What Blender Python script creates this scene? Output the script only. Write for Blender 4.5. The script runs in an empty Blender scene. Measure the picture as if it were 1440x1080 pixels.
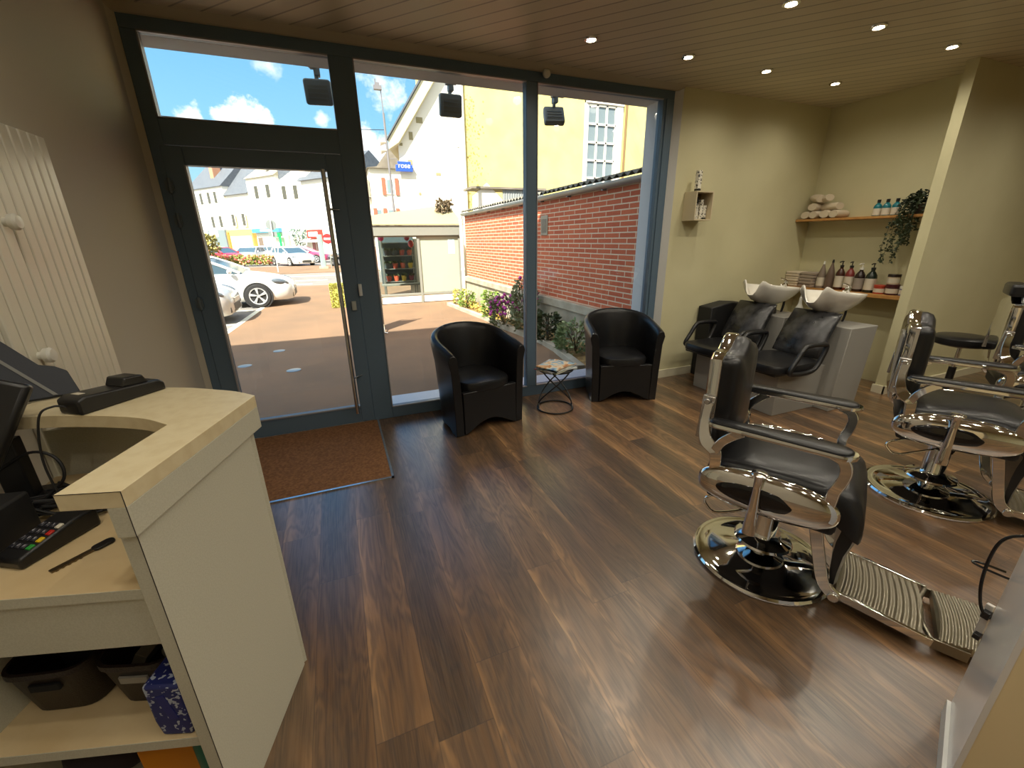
import bpy, bmesh, math, random
from mathutils import Vector, Matrix, Euler
random.seed(7)
C = bpy.context.scene.collection
PI = math.pi
R = math.radians
def lin(c):
    c /= 255.0
    return c/12.92 if c <= 0.04045 else ((c+0.055)/1.055)**2.4
def S(r, g, b): return (lin(r), lin(g), lin(b), 1.0)
# ------------------------------------------------------------------ materials
class NT:
    def __init__(s, m):
        m.use_nodes = True; s.t = m.node_tree; s.n = s.t.nodes
    def new(s, typ, **kw):
        n = s.n.new(typ)
        for k, v in kw.items():
            if hasattr(n, k): setattr(n, k, v)
            else: n.inputs[k.replace('_', ' ')].default_value = v
        return n
    def link(s, a, b): s.t.links.new(a, b)
    def math(s, op, a, b=None, c=None):
        n = s.n.new('ShaderNodeMath'); n.operation = op
        for i, v in enumerate((a, b, c)):
            if v is None: continue
            if isinstance(v, (int, float)): n.inputs[i].default_value = v
            else: s.link(v, n.inputs[i])
        return n.outputs[0]
    def mix(s, f, a, b, blend='MIX'):
        n = s.n.new('ShaderNodeMix'); n.data_type = 'RGBA'; n.blend_type = blend
        for i, v in ((0, f), (6, a), (7, b)):
            if isinstance(v, (int, float, tuple)): n.inputs[i].default_value = v
            else: s.link(v, n.inputs[i])
        return n.outputs[2]
    def ramp(s, f, stops):
        n = s.n.new('ShaderNodeValToRGB'); e = n.color_ramp.elements
        while len(e) < len(stops): e.new(0.5)
        for k, (p, c) in enumerate(stops):
            e[k].position = p; e[k].color = c if len(c) == 4 else (*c, 1)
        s.link(f, n.inputs[0]); return n.outputs[0]
MC = {}
def M(name, col=None, rough=0.5, metal=0.0, spec=0.5, coat=0.0, noise=None, bump=None, emit=None, sheen=0.0, trans=0.0):
    """plain procedural material: base colour with an optional mottled second colour and a fine bump"""
    if name in MC: return MC[name]
    m = bpy.data.materials.new(name); t = NT(m); p = t.n['Principled BSDF']
    p.inputs['Base Color'].default_value = col
    p.inputs['Roughness'].default_value = rough; p.inputs['Metallic'].default_value = metal
    p.inputs['Specular IOR Level'].default_value = spec
    p.inputs['Coat Weight'].default_value = coat; p.inputs['Coat Roughness'].default_value = 0.08
    if sheen: p.inputs['Sheen Weight'].default_value = sheen
    if trans: p.inputs['Transmission Weight'].default_value = trans
    tc = t.new('ShaderNodeTexCoord')
    if noise:
        sc, col2, lo, hi = noise
        n = t.new('ShaderNodeTexNoise', Scale=sc, Detail=5.0)
        t.link(tc.outputs['Object'], n.inputs['Vector'])
        t.link(t.ramp(n.outputs['Fac'], [(lo, col), (hi, col2)]), p.inputs['Base Color'])
    if bump:
        n2 = t.new('ShaderNodeTexNoise', Scale=bump[0], Detail=3.0)
        t.link(tc.outputs['Object'], n2.inputs['Vector'])
        b = t.new('ShaderNodeBump', Strength=bump[1], Distance=0.002)
        t.link(n2.outputs['Fac'], b.inputs['Height']); t.link(b.outputs[0], p.inputs['Normal'])
    if emit:
        p.inputs['Emission Color'].default_value = emit[0]; p.inputs['Emission Strength'].default_value = emit[1]
    MC[name] = m; return m
def glass(name, tint=(1, 1, 1, 1), refl=1.0, rough=0.0):
    if name in MC: return MC[name]
    m = bpy.data.materials.new(name); t = NT(m); t.n.remove(t.n['Principled BSDF'])
    out = t.n['Material Output']
    tr = t.new('ShaderNodeBsdfTransparent'); tr.inputs[0].default_value = tint
    gl = t.new('ShaderNodeBsdfGlossy'); gl.inputs['Roughness'].default_value = rough
    fr = t.new('ShaderNodeFresnel', IOR=1.45)
    mx = t.new('ShaderNodeMixShader')
    t.link(t.math('MULTIPLY', fr.outputs[0], refl), mx.inputs[0])
    t.link(tr.outputs[0], mx.inputs[1]); t.link(gl.outputs[0], mx.inputs[2]); t.link(mx.outputs[0], out.inputs[0])
    MC[name] = m; return m
# ------------------------------------------------------------------ mesh builder
class B:
    def __init__(s): s.bm = bmesh.new()
    def face(s, vs):
        try: return s.bm.faces.new(vs)
        except ValueError: return None
    def box(s, x0, x1, y0, y1, z0, z1):
        v = [s.bm.verts.new((x, y, z)) for z in (z0, z1) for y in (y0, y1) for x in (x0, x1)]
        for f in ((0, 2, 3, 1), (4, 5, 7, 6), (0, 1, 5, 4), (2, 6, 7, 3), (0, 4, 6, 2), (1, 3, 7, 5)):
            s.face([v[i] for i in f])
        return s
    def obox(s, c, size, rot=(0, 0, 0)):
        m = Matrix.Translation(c) @ Euler(rot).to_matrix().to_4x4()
        h = [k/2 for k in size]
        v = [s.bm.verts.new(m @ Vector((x*h[0], y*h[1], z*h[2]))) for z in (-1, 1) for y in (-1, 1) for x in (-1, 1)]
        for f in ((0, 2, 3, 1), (4, 5, 7, 6), (0, 1, 5, 4), (2, 6, 7, 3), (0, 4, 6, 2), (1, 3, 7, 5)):
            s.face([v[i] for i in f])
        return s
    def rings(s, rings, closed=True, cap0=True, cap1=True, loop=False):
        """loft through lists of points"""
        V = [[s.bm.verts.new(p) for p in r] for r in rings]
        n = len(V[0]); K = len(V)
        for a in range(K if loop else K-1):
            r0, r1 = V[a], V[(a+1) % K]
            for i in range(n if closed else n-1):
                j = (i+1) % n
                s.face([r0[i], r0[j], r1[j], r1[i]])
        if not loop:
            if cap0: s.face(V[0][::-1])
            if cap1: s.face(V[-1])
        return s
    def lathe(s, prof, c=(0, 0, 0), seg=32, axis=None, caps=True):
        q = Matrix.Identity(3) if axis is None else Vector((0, 0, 1)).rotation_difference(Vector(axis)).to_matrix()
        c = Vector(c); rs = []
        for r, z in prof:
            r = max(r, 1e-4)
            rs.append([c + q @ Vector((r*math.cos(2*PI*k/seg), r*math.sin(2*PI*k/seg), z)) for k in range(seg)])
        return s.rings(rs, cap0=caps, cap1=caps)
    def cyl(s, p0, p1, r0, r1=None, seg=16):
        p0, p1 = Vector(p0), Vector(p1); d = p1-p0
        return s.lathe([(r0, 0), (r0 if r1 is None else r1, d.length)], p0, seg, d)
    def sph(s, c, r, seg=16, sc=(1, 1, 1)):
        c = Vector(c); rs = []
        n = max(6, seg//2)
        for k in range(n+1):
            a = PI*k/n; rr = max(math.sin(a), 1e-4)
            rs.append([c+Vector((r*sc[0]*rr*math.cos(2*PI*i/seg), r*sc[1]*rr*math.sin(2*PI*i/seg), -r*sc[2]*math.cos(a))) for i in range(seg)])
        return s.rings(rs)
    def tube(s, pts, r, seg=8, closed=False, flat=None):
        """round (or flat, w x t) section swept along a polyline"""
        P = [Vector(p) for p in pts]; n = len(P); rs = []; up = None
        for i in range(n):
            a = P[(i-1) % n] if (closed or i > 0) else P[0]
            b = P[(i+1) % n] if (closed or i < n-1) else P[-1]
            t = (b-a).normalized()
            if up is None:
                up = Vector((0, 0, 1)) if abs(t.z) < 0.9 else Vector((1, 0, 0))
                if flat and len(flat) > 2: up = Vector(flat[2])
            u = (up - t*up.dot(t))
            if u.length < 1e-5: u = t.orthogonal()
            u.normalize(); w = t.cross(u); up = u
            rr = r[i] if isinstance(r, (list, tuple)) else r
            if flat:
                hw, ht = flat[0]/2*rr, flat[1]/2
                rs.append([P[i]+u*a_*ht+w*b_*hw for a_, b_ in ((-1, -1), (-1, 1), (1, 1), (1, -1))])
            else:
                rs.append([P[i]+(u*math.cos(2*PI*k/seg)+w*math.sin(2*PI*k/seg))*rr for k in range(seg)])
        return s.rings(rs, loop=closed)
    def prism(s, poly, axis, d0, d1):
        """extrude 2D polygon: axis 'x' -> (y,z), 'y' -> (x,z), 'z' -> (x,y)"""
        f = {'x': lambda p, d: (d, p[0], p[1]), 'y': lambda p, d: (p[0], d, p[1]), 'z': lambda p, d: (p[0], p[1], d)}[axis]
        return s.rings([[f(p, d0) for p in poly], [f(p, d1) for p in poly]])
    def quad(s, *pts): s.face([s.bm.verts.new(p) for p in pts]); return s
    def xform(s, m): bmesh.ops.transform(s.bm, matrix=m, verts=s.bm.verts); return s
    def build(s, name, mat, parent=None, smooth=True, bevel=0, seg=2, sub=0, angle=38, thick=0, loc=None):
        bmesh.ops.recalc_face_normals(s.bm, faces=s.bm.faces)
        me = bpy.data.meshes.new(name); s.bm.to_mesh(me); s.bm.free()
        o = bpy.data.objects.new(name, me); C.objects.link(o)
        if mat: me.materials.append(mat)
        if smooth and len(me.polygons):
            me.polygons.foreach_set('use_smooth', [True]*len(me.polygons))
            me.set_sharp_from_angle(angle=R(angle))
        if thick:
            md = o.modifiers.new('Solid', 'SOLIDIFY'); md.thickness = thick; md.offset = 0
        if bevel:
            md = o.modifiers.new('Bevel', 'BEVEL'); md.width = bevel; md.segments = seg; md.limit_method = 'ANGLE'; md.angle_limit = R(35)
        if sub:
            md = o.modifiers.new('Sub', 'SUBSURF'); md.levels = sub; md.render_levels = sub
        if parent: o.parent = parent
        if loc is not None: o.location = loc
        return o
def tag(o, label=None, cat=None, group=None, kind=None):
    for k, v in (('label', label), ('category', cat), ('group', group), ('kind', kind)):
        if v: o[k] = v
    return o
def thing(name, label, cat, loc=(0, 0, 0), rotz=0, group=None, kind=None):
    o = bpy.data.objects.new(name, None); C.objects.link(o); o.empty_display_size = 0.1
    o.location = loc; o.rotation_euler = (0, 0, rotz)
    return tag(o, label, cat, group, kind)
def struct(b, name, mat, label=None, cat=None, parent=None, **k):
    o = b.build(name, mat, parent, **k)
    if parent is None: o['kind'] = 'structure'
    if label: o['label'] = label
    if cat: o['category'] = cat
    return o
def dup(root, loc, rotz=None, label=None, group=None):
    r = root.copy(); C.objects.link(r); r.location = loc
    if rotz is not None: r.rotation_euler = (0, 0, rotz)
    if label: r['label'] = label
    if group: r['group'] = group
    for ch in list(root.children):
        c = ch.copy(); C.objects.link(c); c.parent = r
        for g in list(ch.children):
            d = g.copy(); C.objects.link(d); d.parent = c
    return r
def rbox(b, x0, x1, y0, y1, z0, z1, r=0.03, n=4):
    """box with corners rounded in plan"""
    pts = []
    for cx, cy, a0 in ((x1-r, y1-r, 0), (x0+r, y1-r, 90), (x0+r, y0+r, 180), (x1-r, y0+r, 270)):
        for k in range(n+1):
            a = R(a0+90*k/n); pts.append((cx+r*math.cos(a), cy+r*math.sin(a)))
    return b.prism(pts, 'z', z0, z1)
def text_into(b, s_, size, ext, m):
    cu = bpy.data.curves.new('text', 'FONT'); cu.body = s_; cu.size = size; cu.align_x = 'CENTER'; cu.align_y = 'CENTER'; cu.extrude = ext
    o = bpy.data.objects.new('text', cu); me = bpy.data.meshes.new_from_object(o)
    me.transform(m); b.bm.from_mesh(me); bpy.data.objects.remove(o); bpy.data.meshes.remove(me); bpy.data.curves.remove(cu)
def spline(pts, n=8, closed=False):
    P = [Vector(p) for p in pts]; out = []; m = len(P)
    for i in range(m if closed else m-1):
        g = lambda k: P[k % m] if closed else P[min(max(k, 0), m-1)]
        p0, p1, p2, p3 = g(i-1), g(i), g(i+1), g(i+2)
        for k in range(n):
            t = k/n
            out.append(0.5*((2*p1)+(p2-p0)*t+(2*p0-5*p1+4*p2-p3)*t*t+(3*p1-p0-3*p2+p3)*t**3))
    if not closed: out.append(P[-1])
    return out
# ------------------------------------------------------------------ material library
def floor_mat():
    m = bpy.data.materials.new('oak_plank_floor'); t = NT(m); p = t.n['Principled BSDF']
    g = t.new('ShaderNodeNewGeometry'); sx = t.new('ShaderNodeSeparateXYZ'); t.link(g.outputs['Position'], sx.inputs[0])
    W = 0.1845; Lp = 1.22
    u = t.math('DIVIDE', t.math('SUBTRACT', sx.outputs[0], 0.101), W)
    row = t.math('FLOOR', u); fu = t.math('FRACT', u)
    wn = t.new('ShaderNodeTexWhiteNoise', noise_dimensions='1D'); t.link(row, wn.inputs['W'])
    v = t.math('ADD', t.math('DIVIDE', sx.outputs[1], Lp), t.math('MULTIPLY', wn.outputs['Value'], 7.3))
    colm = t.math('FLOOR', v); fv = t.math('FRACT', v)
    cb = t.new('ShaderNodeCombineXYZ'); t.link(row, cb.inputs[0]); t.link(colm, cb.inputs[1])
    w2 = t.new('ShaderNodeTexWhiteNoise', noise_dimensions='2D'); t.link(cb.outputs[0], w2.inputs['Vector'])
    # grain coordinates, shifted per plank
    gx = t.math('ADD', t.math('MULTIPLY', sx.outputs[0], 7.0), t.math('MULTIPLY', w2.outputs['Value'], 37.0))
    gy = t.math('ADD', t.math('MULTIPLY', sx.outputs[1], 1.1), t.math('MULTIPLY', w2.outputs['Value'], 91.0))
    gc = t.new('ShaderNodeCombineXYZ'); t.link(gx, gc.inputs[0]); t.link(gy, gc.inputs[1])
    n1 = t.new('ShaderNodeTexNoise', Scale=1.3, Detail=3.0, Distortion=0.6); t.link(gc.outputs[0], n1.inputs['Vector'])
    rings = t.math('SINE', t.math('MULTIPLY', n1.outputs['Fac'], 58.0))
    rings = t.math('MULTIPLY', t.math('ADD', rings, 1.0), 0.5)
    n2 = t.new('ShaderNodeTexNoise', Scale=14.0, Detail=6.0, Roughness=0.7)
    mp = t.new('ShaderNodeCombineXYZ'); t.link(t.math('MULTIPLY', gx, 1.6), mp.inputs[0]); t.link(t.math('MULTIPLY', gy, 0.22), mp.inputs[1])
    t.link(mp.outputs[0], n2.inputs['Vector'])
    n3 = t.new('ShaderNodeTexNoise', Scale=0.9, Detail=2.0); t.link(gc.outputs[0], n3.inputs['Vector'])
    f = t.math('ADD', t.math('MULTIPLY', w2.outputs['Value'], 0.42), t.math('MULTIPLY', n3.outputs['Fac'], 0.62))
    ed = t.math('POWER', t.math('ABSOLUTE', t.math('SUBTRACT', t.math('MULTIPLY', fu, 2.0), t.math('ADD', 0.75, t.math('MULTIPLY', w2.outputs['Value'], 0.5)))), 2.0)
    f = t.math('ADD', t.math('SUBTRACT', f, 0.10), t.math('MULTIPLY', ed, 0.30))
    base = t.ramp(f, [(0.18, S(58, 44, 33)), (0.42, S(90, 66, 45)), (0.66, S(118, 86, 56)), (0.95, S(164, 124, 82))])
    base = t.mix(t.math('MULTIPLY', rings, 0.52), base, S(44, 33, 25))
    base = t.mix(t.math('MULTIPLY', t.math('SUBTRACT', n2.outputs['Fac'], 0.38), 0.75), base, S(170, 136, 100))
    e = t.math('MINIMUM', t.math('MINIMUM', fu, t.math('SUBTRACT', 1.0, fu)), t.math('MULTIPLY', t.math('MINIMUM', fv, t.math('SUBTRACT', 1.0, fv)), Lp/W))
    seam = t.math('LESS_THAN', e, 0.011)
    base = t.mix(t.math('MULTIPLY', seam, 0.45), base, S(60, 46, 34))
    t.link(base, p.inputs['Base Color'])
    t.link(t.math('ADD', t.math('MULTIPLY', rings, 0.08), 0.31), p.inputs['Roughness']); p.inputs['Specular IOR Level'].default_value = 0.7; p.inputs['Coat Weight'].default_value = 0.55; p.inputs['Coat Roughness'].default_value = 0.27; p.inputs['Coat IOR'].default_value = 1.75
    bp = t.new('ShaderNodeBump', Strength=0.32, Distance=0.001)
    t.link(t.math('SUBTRACT', t.math('ADD', n2.outputs['Fac'], t.math('MULTIPLY', rings, 0.35)), t.math('MULTIPLY', seam, 1.5)), bp.inputs['Height'])
    t.link(bp.outputs[0], p.inputs['Normal'])
    return m
def board_mat():
    m = bpy.data.materials.new('diagonal_ceiling_boards'); t = NT(m); p = t.n['Principled BSDF']
    g = t.new('ShaderNodeNewGeometry'); sx = t.new('ShaderNodeSeparateXYZ'); t.link(g.outputs['Position'], sx.inputs[0])
    u = t.math('DIVIDE', t.math('ADD', t.math('MULTIPLY', sx.outputs[0], 0.74), t.math('MULTIPLY', sx.outputs[1], 0.67)), 0.115)
    f = t.math('FRACT', u)
    gr = t.math('LESS_THAN', t.math('MINIMUM', f, t.math('SUBTRACT', 1.0, f)), 0.05)
    wn = t.new('ShaderNodeTexWhiteNoise', noise_dimensions='1D'); t.link(t.math('FLOOR', u), wn.inputs['W'])
    c = t.mix(wn.outputs['Value'], S(204, 193, 168), S(216, 204, 178))
    t.link(t.mix(t.math('MULTIPLY', gr, 0.55), c, S(80, 68, 54)), p.inputs['Base Color'])
    p.inputs['Roughness'].default_value = 0.45
    bp = t.new('ShaderNodeBump', Strength=0.6, Distance=0.004); t.link(t.math('SUBTRACT', 1.0, gr), bp.inputs['Height']); t.link(bp.outputs[0], p.inputs['Normal'])
    return m
def brick_mat(name, c1, c2, mortar, bw, bh, ms, axes=(1, 2), rough=0.85):
    m = bpy.data.materials.new(name); t = NT(m); p = t.n['Principled BSDF']
    g = t.new('ShaderNodeNewGeometry'); sx = t.new('ShaderNodeSeparateXYZ'); t.link(g.outputs['Position'], sx.inputs[0])
    cb = t.new('ShaderNodeCombineXYZ'); t.link(sx.outputs[axes[0]], cb.inputs[0]); t.link(sx.outputs[axes[1]], cb.inputs[1])
    b = t.new('ShaderNodeTexBrick', Scale=1.0, Mortar_Size=ms, Brick_Width=bw, Row_Height=bh, Bias=0.0)
    b.inputs['Color1'].default_value = c1; b.inputs['Color2'].default_value = c2; b.inputs['Mortar'].default_value = mortar
    b.inputs['Mortar Smooth'].default_value = 0.1
    t.link(cb.outputs[0], b.inputs['Vector'])
    n = t.new('ShaderNodeTexNoise', Scale=3.0, Detail=6.0); t.link(g.outputs['Position'], n.inputs['Vector'])
    t.link(t.mix(t.math('MULTIPLY', t.math('SUBTRACT', n.outputs['Fac'], 0.3), 0.5), b.outputs['Color'], c1), p.inputs['Base Color'])
    p.inputs['Roughness'].default_value = rough
    bp = t.new('ShaderNodeBump', Strength=0.5, Distance=0.01); bp.invert = True
    t.link(b.outputs['Fac'], bp.inputs['Height']); t.link(bp.outputs[0], p.inputs['Normal'])
    return m
def print_mat(name, paper, ink, scale=60, thr=0.6):
    """white pack printed with small illegible dark marks"""
    if name in MC: return MC[name]
    m = bpy.data.materials.new(name); t = NT(m); p = t.n['Principled BSDF']
    tc = t.new('ShaderNodeTexCoord'); n = t.new('ShaderNodeTexNoise', Scale=scale, Detail=1.0)
    t.link(tc.outputs['Object'], n.inputs['Vector'])
    t.link(t.mix(t.math('GREATER_THAN', n.outputs['Fac'], thr), paper, ink), p.inputs['Base Color'])
    p.inputs['Roughness'].default_value = 0.5; MC[name] = m; return m
def cover_mat(name, cols, scale=9):
    if name in MC: return MC[name]
    m = bpy.data.materials.new(name); t = NT(m); p = t.n['Principled BSDF']
    tc = t.new('ShaderNodeTexCoord'); n = t.new('ShaderNodeTexNoise', Scale=scale, Detail=2.0, Distortion=1.0)
    t.link(tc.outputs['Object'], n.inputs['Vector'])
    k = len(cols)
    t.link(t.ramp(n.outputs['Fac'], [(0.3+0.4*i/(k-1), c) for i, c in enumerate(cols)]), p.inputs['Base Color'])
    p.inputs['Roughness'].default_value = 0.25; MC[name] = m; return m
LEATHER = M('black_leather', (0.011, 0.011, 0.012, 1), 0.30, spec=0.38, bump=(160, 0.12))
LEATHER2 = M('worn_black_leather', (0.014, 0.014, 0.015, 1), 0.27, bump=(45, 0.6), noise=(9, (0.06, 0.06, 0.064, 1), 0.4, 0.7))
CHROME = M('chrome', (0.82, 0.82, 0.81, 1), 0.05, 1.0)
ALU = M('cast_aluminium', (0.31, 0.28, 0.22, 1), 0.36, 1.0)
STEEL = M('brushed_steel', (0.6, 0.6, 0.6, 1), 0.22, 1.0)
BLKPL = M('black_plastic', (0.011, 0.011, 0.012, 1), 0.35)
BLKMAT = M('matt_black', (0.010, 0.010, 0.011, 1), 0.6)
BLKGLOSS = M('black_enamel', (0.008, 0.008, 0.009, 1), 0.08)
FRAME = M('anthracite_aluminium', S(88, 108, 126), 0.40, 0.0, bump=(400, 0.05))
WALL = M('cream_wall_paint', S(207, 201, 164), 0.7, noise=(2.5, S(201, 195, 157), 0.35, 0.7), bump=(90, 0.15))
WALLG = M('greige_wall_paint', S(200, 194, 180), 0.75, bump=(90, 0.15))
WHITE = M('white_trim_paint', S(226, 226, 222), 0.45)
WPLASTIC = M('white_plastic', S(228, 226, 216), 0.3)
CERAMIC = M('white_ceramic', S(226, 222, 212), 0.12, coat=0.5)
LAMIN = M('pale_ash_laminate', S(204, 202, 186), 0.45, noise=(260, S(196, 194, 177), 0.4, 0.6), bump=(260, 0.12))
LAMWD = M('pale_wood_laminate', S(226, 203, 160), 0.4, noise=(9, S(216, 190, 144), 0.35, 0.7))
GREYLAM = M('grey_laminate', S(150, 148, 142), 0.5)
OAK = M('oak_shelf', S(190, 140, 78), 0.5, noise=(20, S(170, 118, 62), 0.35, 0.7))
GLASS = glass('window_glass', (0.97, 0.985, 0.98, 1), 0.9)
CLEAR = glass('clear_plastic', (0.95, 0.97, 0.97, 1), 1.2)
TOWEL = M('towel_cloth', S(205, 190, 165), 0.95, bump=(220, 0.8), sheen=0.3)
TOWELG = M('grey_towel_cloth', S(150, 135, 118), 0.95, bump=(220, 0.8), sheen=0.3)
EXPO = 1.3; SKY_STR = 0.52; SUN_STR = 6.5
CLOUDS = [((-0.138, 0.9686, 0.205), 0.026, 1.0), ((-0.1046, 0.9706, 0.2148), 0.034, 1.0), ((-0.0817, 0.9742, 0.2055), 0.026, 1.0), ((-0.1968, 0.9589, 0.2036), 0.022, 0.7), ((-0.0617, 0.9568, 0.290), 0.022, 0.35), ((0.1319, 0.9516, 0.2777), 0.04, 0.5), ((0.09, 0.9796, 0.1795), 0.045, 0.8), ((0.012, 0.9751, 0.2204), 0.014, 0.5)]
# ================================================================== ROOM SHELL
CZ = 2.79; YW = 3.55
struct(B().box(-1.2, 7.4, -3.2, 3.66, -0.12, 0.0), 'floor', floor_mat(), 'dark oak plank floor running from the shop window', smooth=False)
struct(B().box(-1.2, 7.4, -3.2, 3.64, CZ, CZ+0.06), 'ceiling', board_mat(), 'taupe ceiling of diagonal tongue and groove boards', smooth=False)
struct(B().box(-1.24, -1.0, -3.2, 3.60, 0, CZ), 'wall_left', WALLG, 'greige painted wall left of the glazed door', smooth=False)
struct(B().box(-1.2, 7.4, -3.2, -3.0, 0, CZ), 'wall_back', WALL, smooth=False)
struct(B().box(7.2, 7.4, -3.2, 2.27, 0, CZ), 'wall_far_right', WALL, smooth=False)
struct(B().box(5.2, 5.4, 2.27, 3.75, 0, CZ), 'wall_right', WALL, 'cream alcove wall carrying the two shelves', smooth=False)
struct(B().box(4.855, 7.3, 2.23, 2.31, 0, CZ), 'wall_partition', WALL, 'thin cream partition at the right of the wash alcove', smooth=False)
struct(B().box(3.165, 5.3, YW, 3.75, 0, CZ), 'wall_front', WALL, 'cream wall behind the wash chairs', smooth=False)
struct(B().prism([(3.125, 3.62), (3.165, 3.55), (3.165, 3.75), (3.125, 3.75)], 'z', 0, CZ), 'trim_1', WHITE, 'white reveal beside the right window pane', smooth=False)
struct(B().prism([(-0.98, 3.62), (-0.985, 3.75), (-1.1, 3.75), (-1.1, 3.601), (-0.999, 3.601), (-0.999, 3.54)], 'z', 0, CZ), 'trim_2', M('warm_white_trim', S(214, 206, 186), 0.5), 'pale reveal left of the glazed door', smooth=False)
struct(B().prism([(3.50, CZ), (3.62, CZ), (3.62, 2.77), (3.59, 2.768), (3.55, 2.778)], 'x', -1.0, 3.165), 'trim_3', M('taupe_trim', S(196, 184, 158), 0.5), 'taupe cove moulding over the window', smooth=False)
struct(B().box(3.165, 5.2, YW-0.014, YW, 0, 0.09), 'baseboard_front', M('cream_skirting', S(222, 216, 190), 0.5), smooth=False)
struct(B().prism([(3.119, 3.612), (3.159, 3.542), (3.165, 3.548), (3.125, 3.62)], 'z', 0, 0.09), 'baseboard_reveal', WHITE, smooth=False)
struct(B().box(4.838, 4.855, 2.215, 2.325, 0, 0.08).box(4.838, 7.2, 2.214, 2.23, 0, 0.08), 'baseboard_partition', M('cream_skirting', S(222, 216, 190), 0.5), smooth=False)
# styling cabinet at the right edge of the view
pil = thing('styling_cabinet', 'cream styling cabinet with a glossy white front cut by the lower right edge', 'cabinet', (1.664, 0.335, 0), math.atan2(0.36, 0.933))
B().box(-0.30, 0, -0.5, 0, 0, 0.90).build('body', M('beige_laminate', S(232, 214, 172), 0.5), pil, smooth=False)
B().box(-0.302, 0.002, 0.0002, 0.012, 0.0, 0.90).build('front_panel', M('gloss_white_panel', S(226, 224, 222), 0.15), pil, smooth=False)
B().box(-0.302, 0.004, 0.0122, 0.022, 0, 0.06).build('plinth', WHITE, pil, smooth=False)
B().box(-0.31, 0.01, -0.51, 0.02, 0.9002, 0.93).build('worktop', LAMIN, pil, bevel=0.003)
# ---- shop front
YF0, YF1 = 3.62, 3.70
w = thing('window_1', 'anthracite framed shop window with two tall panes', 'window', (1.72, 3.66, 0)); w['kind'] = 'structure'
def wb(b, name, mat, parent, **k):
    return b.xform(Matrix.Translation(-Vector(parent.location))).build(name, mat, parent, **k)
b = B()
b.box(-0.98, 3.125, YF0, YF1, 2.70, CZ); b.box(0.146, 0.303, YF0, YF1, 0, 2.70); b.box(1.62, 1.716, YF0, YF1, 0.10, 2.70)
b.box(3.0, 3.125, YF0, YF1, 0, 2.70); b.box(0.303, 3.0, YF0, YF1, 0, 0.10); b.box(-0.98, -0.90, YF0, YF1, 2.09, 2.70)
b.box(-0.98, -0.925, YF0, YF1, 0, 2.10); b.box(-0.90, 0.146, YF0, YF1, 2.10, 2.247)
b.box(3.03, 3.07, YF0-0.012, YF0, 0.1, 2.70)
wb(b, 'window_frame', FRAME, w, smooth=False, bevel=0.004)
b = B()
for x0, x1, z0, z1 in ((0.303, 1.62, 0.10, 2.70), (1.716, 3.0, 0.10, 2.70), (-0.90, 0.146, 2.247, 2.70)):
    b.box(x0, x0+0.008, YF0-0.004, YF0+0.02, z0, z1); b.box(x0, x1, YF0-0.004, YF0+0.02, z1-0.008, z1); b.box(x0, x1, YF0-0.004, YF0+0.02, z0, z0+0.008)
wb(b, 'glazing_bead', M('pale_bead', S(150, 150, 155), 0.4), w, smooth=False)
wb(B().box(0.303, 1.62, 3.66, 3.664, 0.10, 2.70), 'glass_pane', GLASS, w, smooth=False)
wb(B().box(1.716, 3.0, 3.66, 3.664, 0.10, 2.70), 'glass_pane', GLASS, w, smooth=False)
wb(B().box(-0.90, 0.146, 3.66, 3.664, 2.247, 2.70), 'transom_pane', GLASS, w, smooth=False)
wb(B().box(0.303, 3.0, YF1, 3.93, 0.055, 0.095), 'window_sill', M('pale_sill', S(190, 196, 205), 0.4), w, smooth=False)
d = thing('door_1', 'anthracite glazed entrance door with a long steel pull bar', 'door', (-0.385, 3.66, 0)); d['kind'] = 'structure'
b = B(); b.box(-0.925, -0.812, 3.615, 3.69, 0.01, 2.095).box(0.04, 0.146, 3.615, 3.69, 0.01, 2.095).box(-0.812, 0.04, 3.615, 3.69, 1.985, 2.095).box(-0.812, 0.04, 3.615, 3.69, 0.01, 0.15)
wb(b, 'door_leaf', FRAME, d, smooth=False, bevel=0.005)
wb(B().box(-0.812, 0.04, 3.655, 3.66, 0.15, 1.985), 'glass_pane', GLASS, d, smooth=False)
wb(B().box(-0.818, -0.808, 3.606, 3.62, 0.15, 1.985).box(-0.812, 0.04, 3.606, 3.62, 0.15, 0.162), 'glazing_bead', M('pale_bead', S(150, 150, 155), 0.4), d, smooth=False)
b = B().cyl((0.012, 3.545, 0.12), (0.012, 3.545, 1.985), 0.015, seg=16)
for z in (0.43, 1.725): b.cyl((0.012, 3.545, z), (0.085, 3.618, z), 0.008, seg=10)
wb(b, 'pull_handle', STEEL, d)
wb(rbox(B(), 0.082, 0.118, 3.595, 3.616, 0.98, 1.05, 0.008), 'lock_cylinder', M('pale_lock', S(190, 195, 195), 0.3, 0.6), d)
wb(rbox(B(), 0.148, 0.176, 3.595, 3.62, 1.09, 1.18, 0.008), 'door_latch', M('pale_lock2', S(215, 218, 218), 0.35), d)
for z in (1.86, 1.65, 1.10):
    wb(B().cyl((-0.92, 3.606, z-0.045), (-0.92, 3.606, z+0.045), 0.011, seg=10).box(-0.945, -0.90, 3.605, 3.617, z-0.03, z+0.03), 'hinge', M('grey_hinge', S(92, 104, 112), 0.35), d)
# security sensor on the head rail
sns = thing('motion_sensor', 'small white ball sensor on the head rail above the window mullion', 'sensor', (1.775, 3.59, 2.79))
B().cyl((0, 0.0, -0.012), (0, 0, 0), 0.028, seg=18).build('mount', WPLASTIC, sns)
B().sph((0, -0.02, -0.04), 0.033).build('housing', WPLASTIC, sns)
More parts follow.
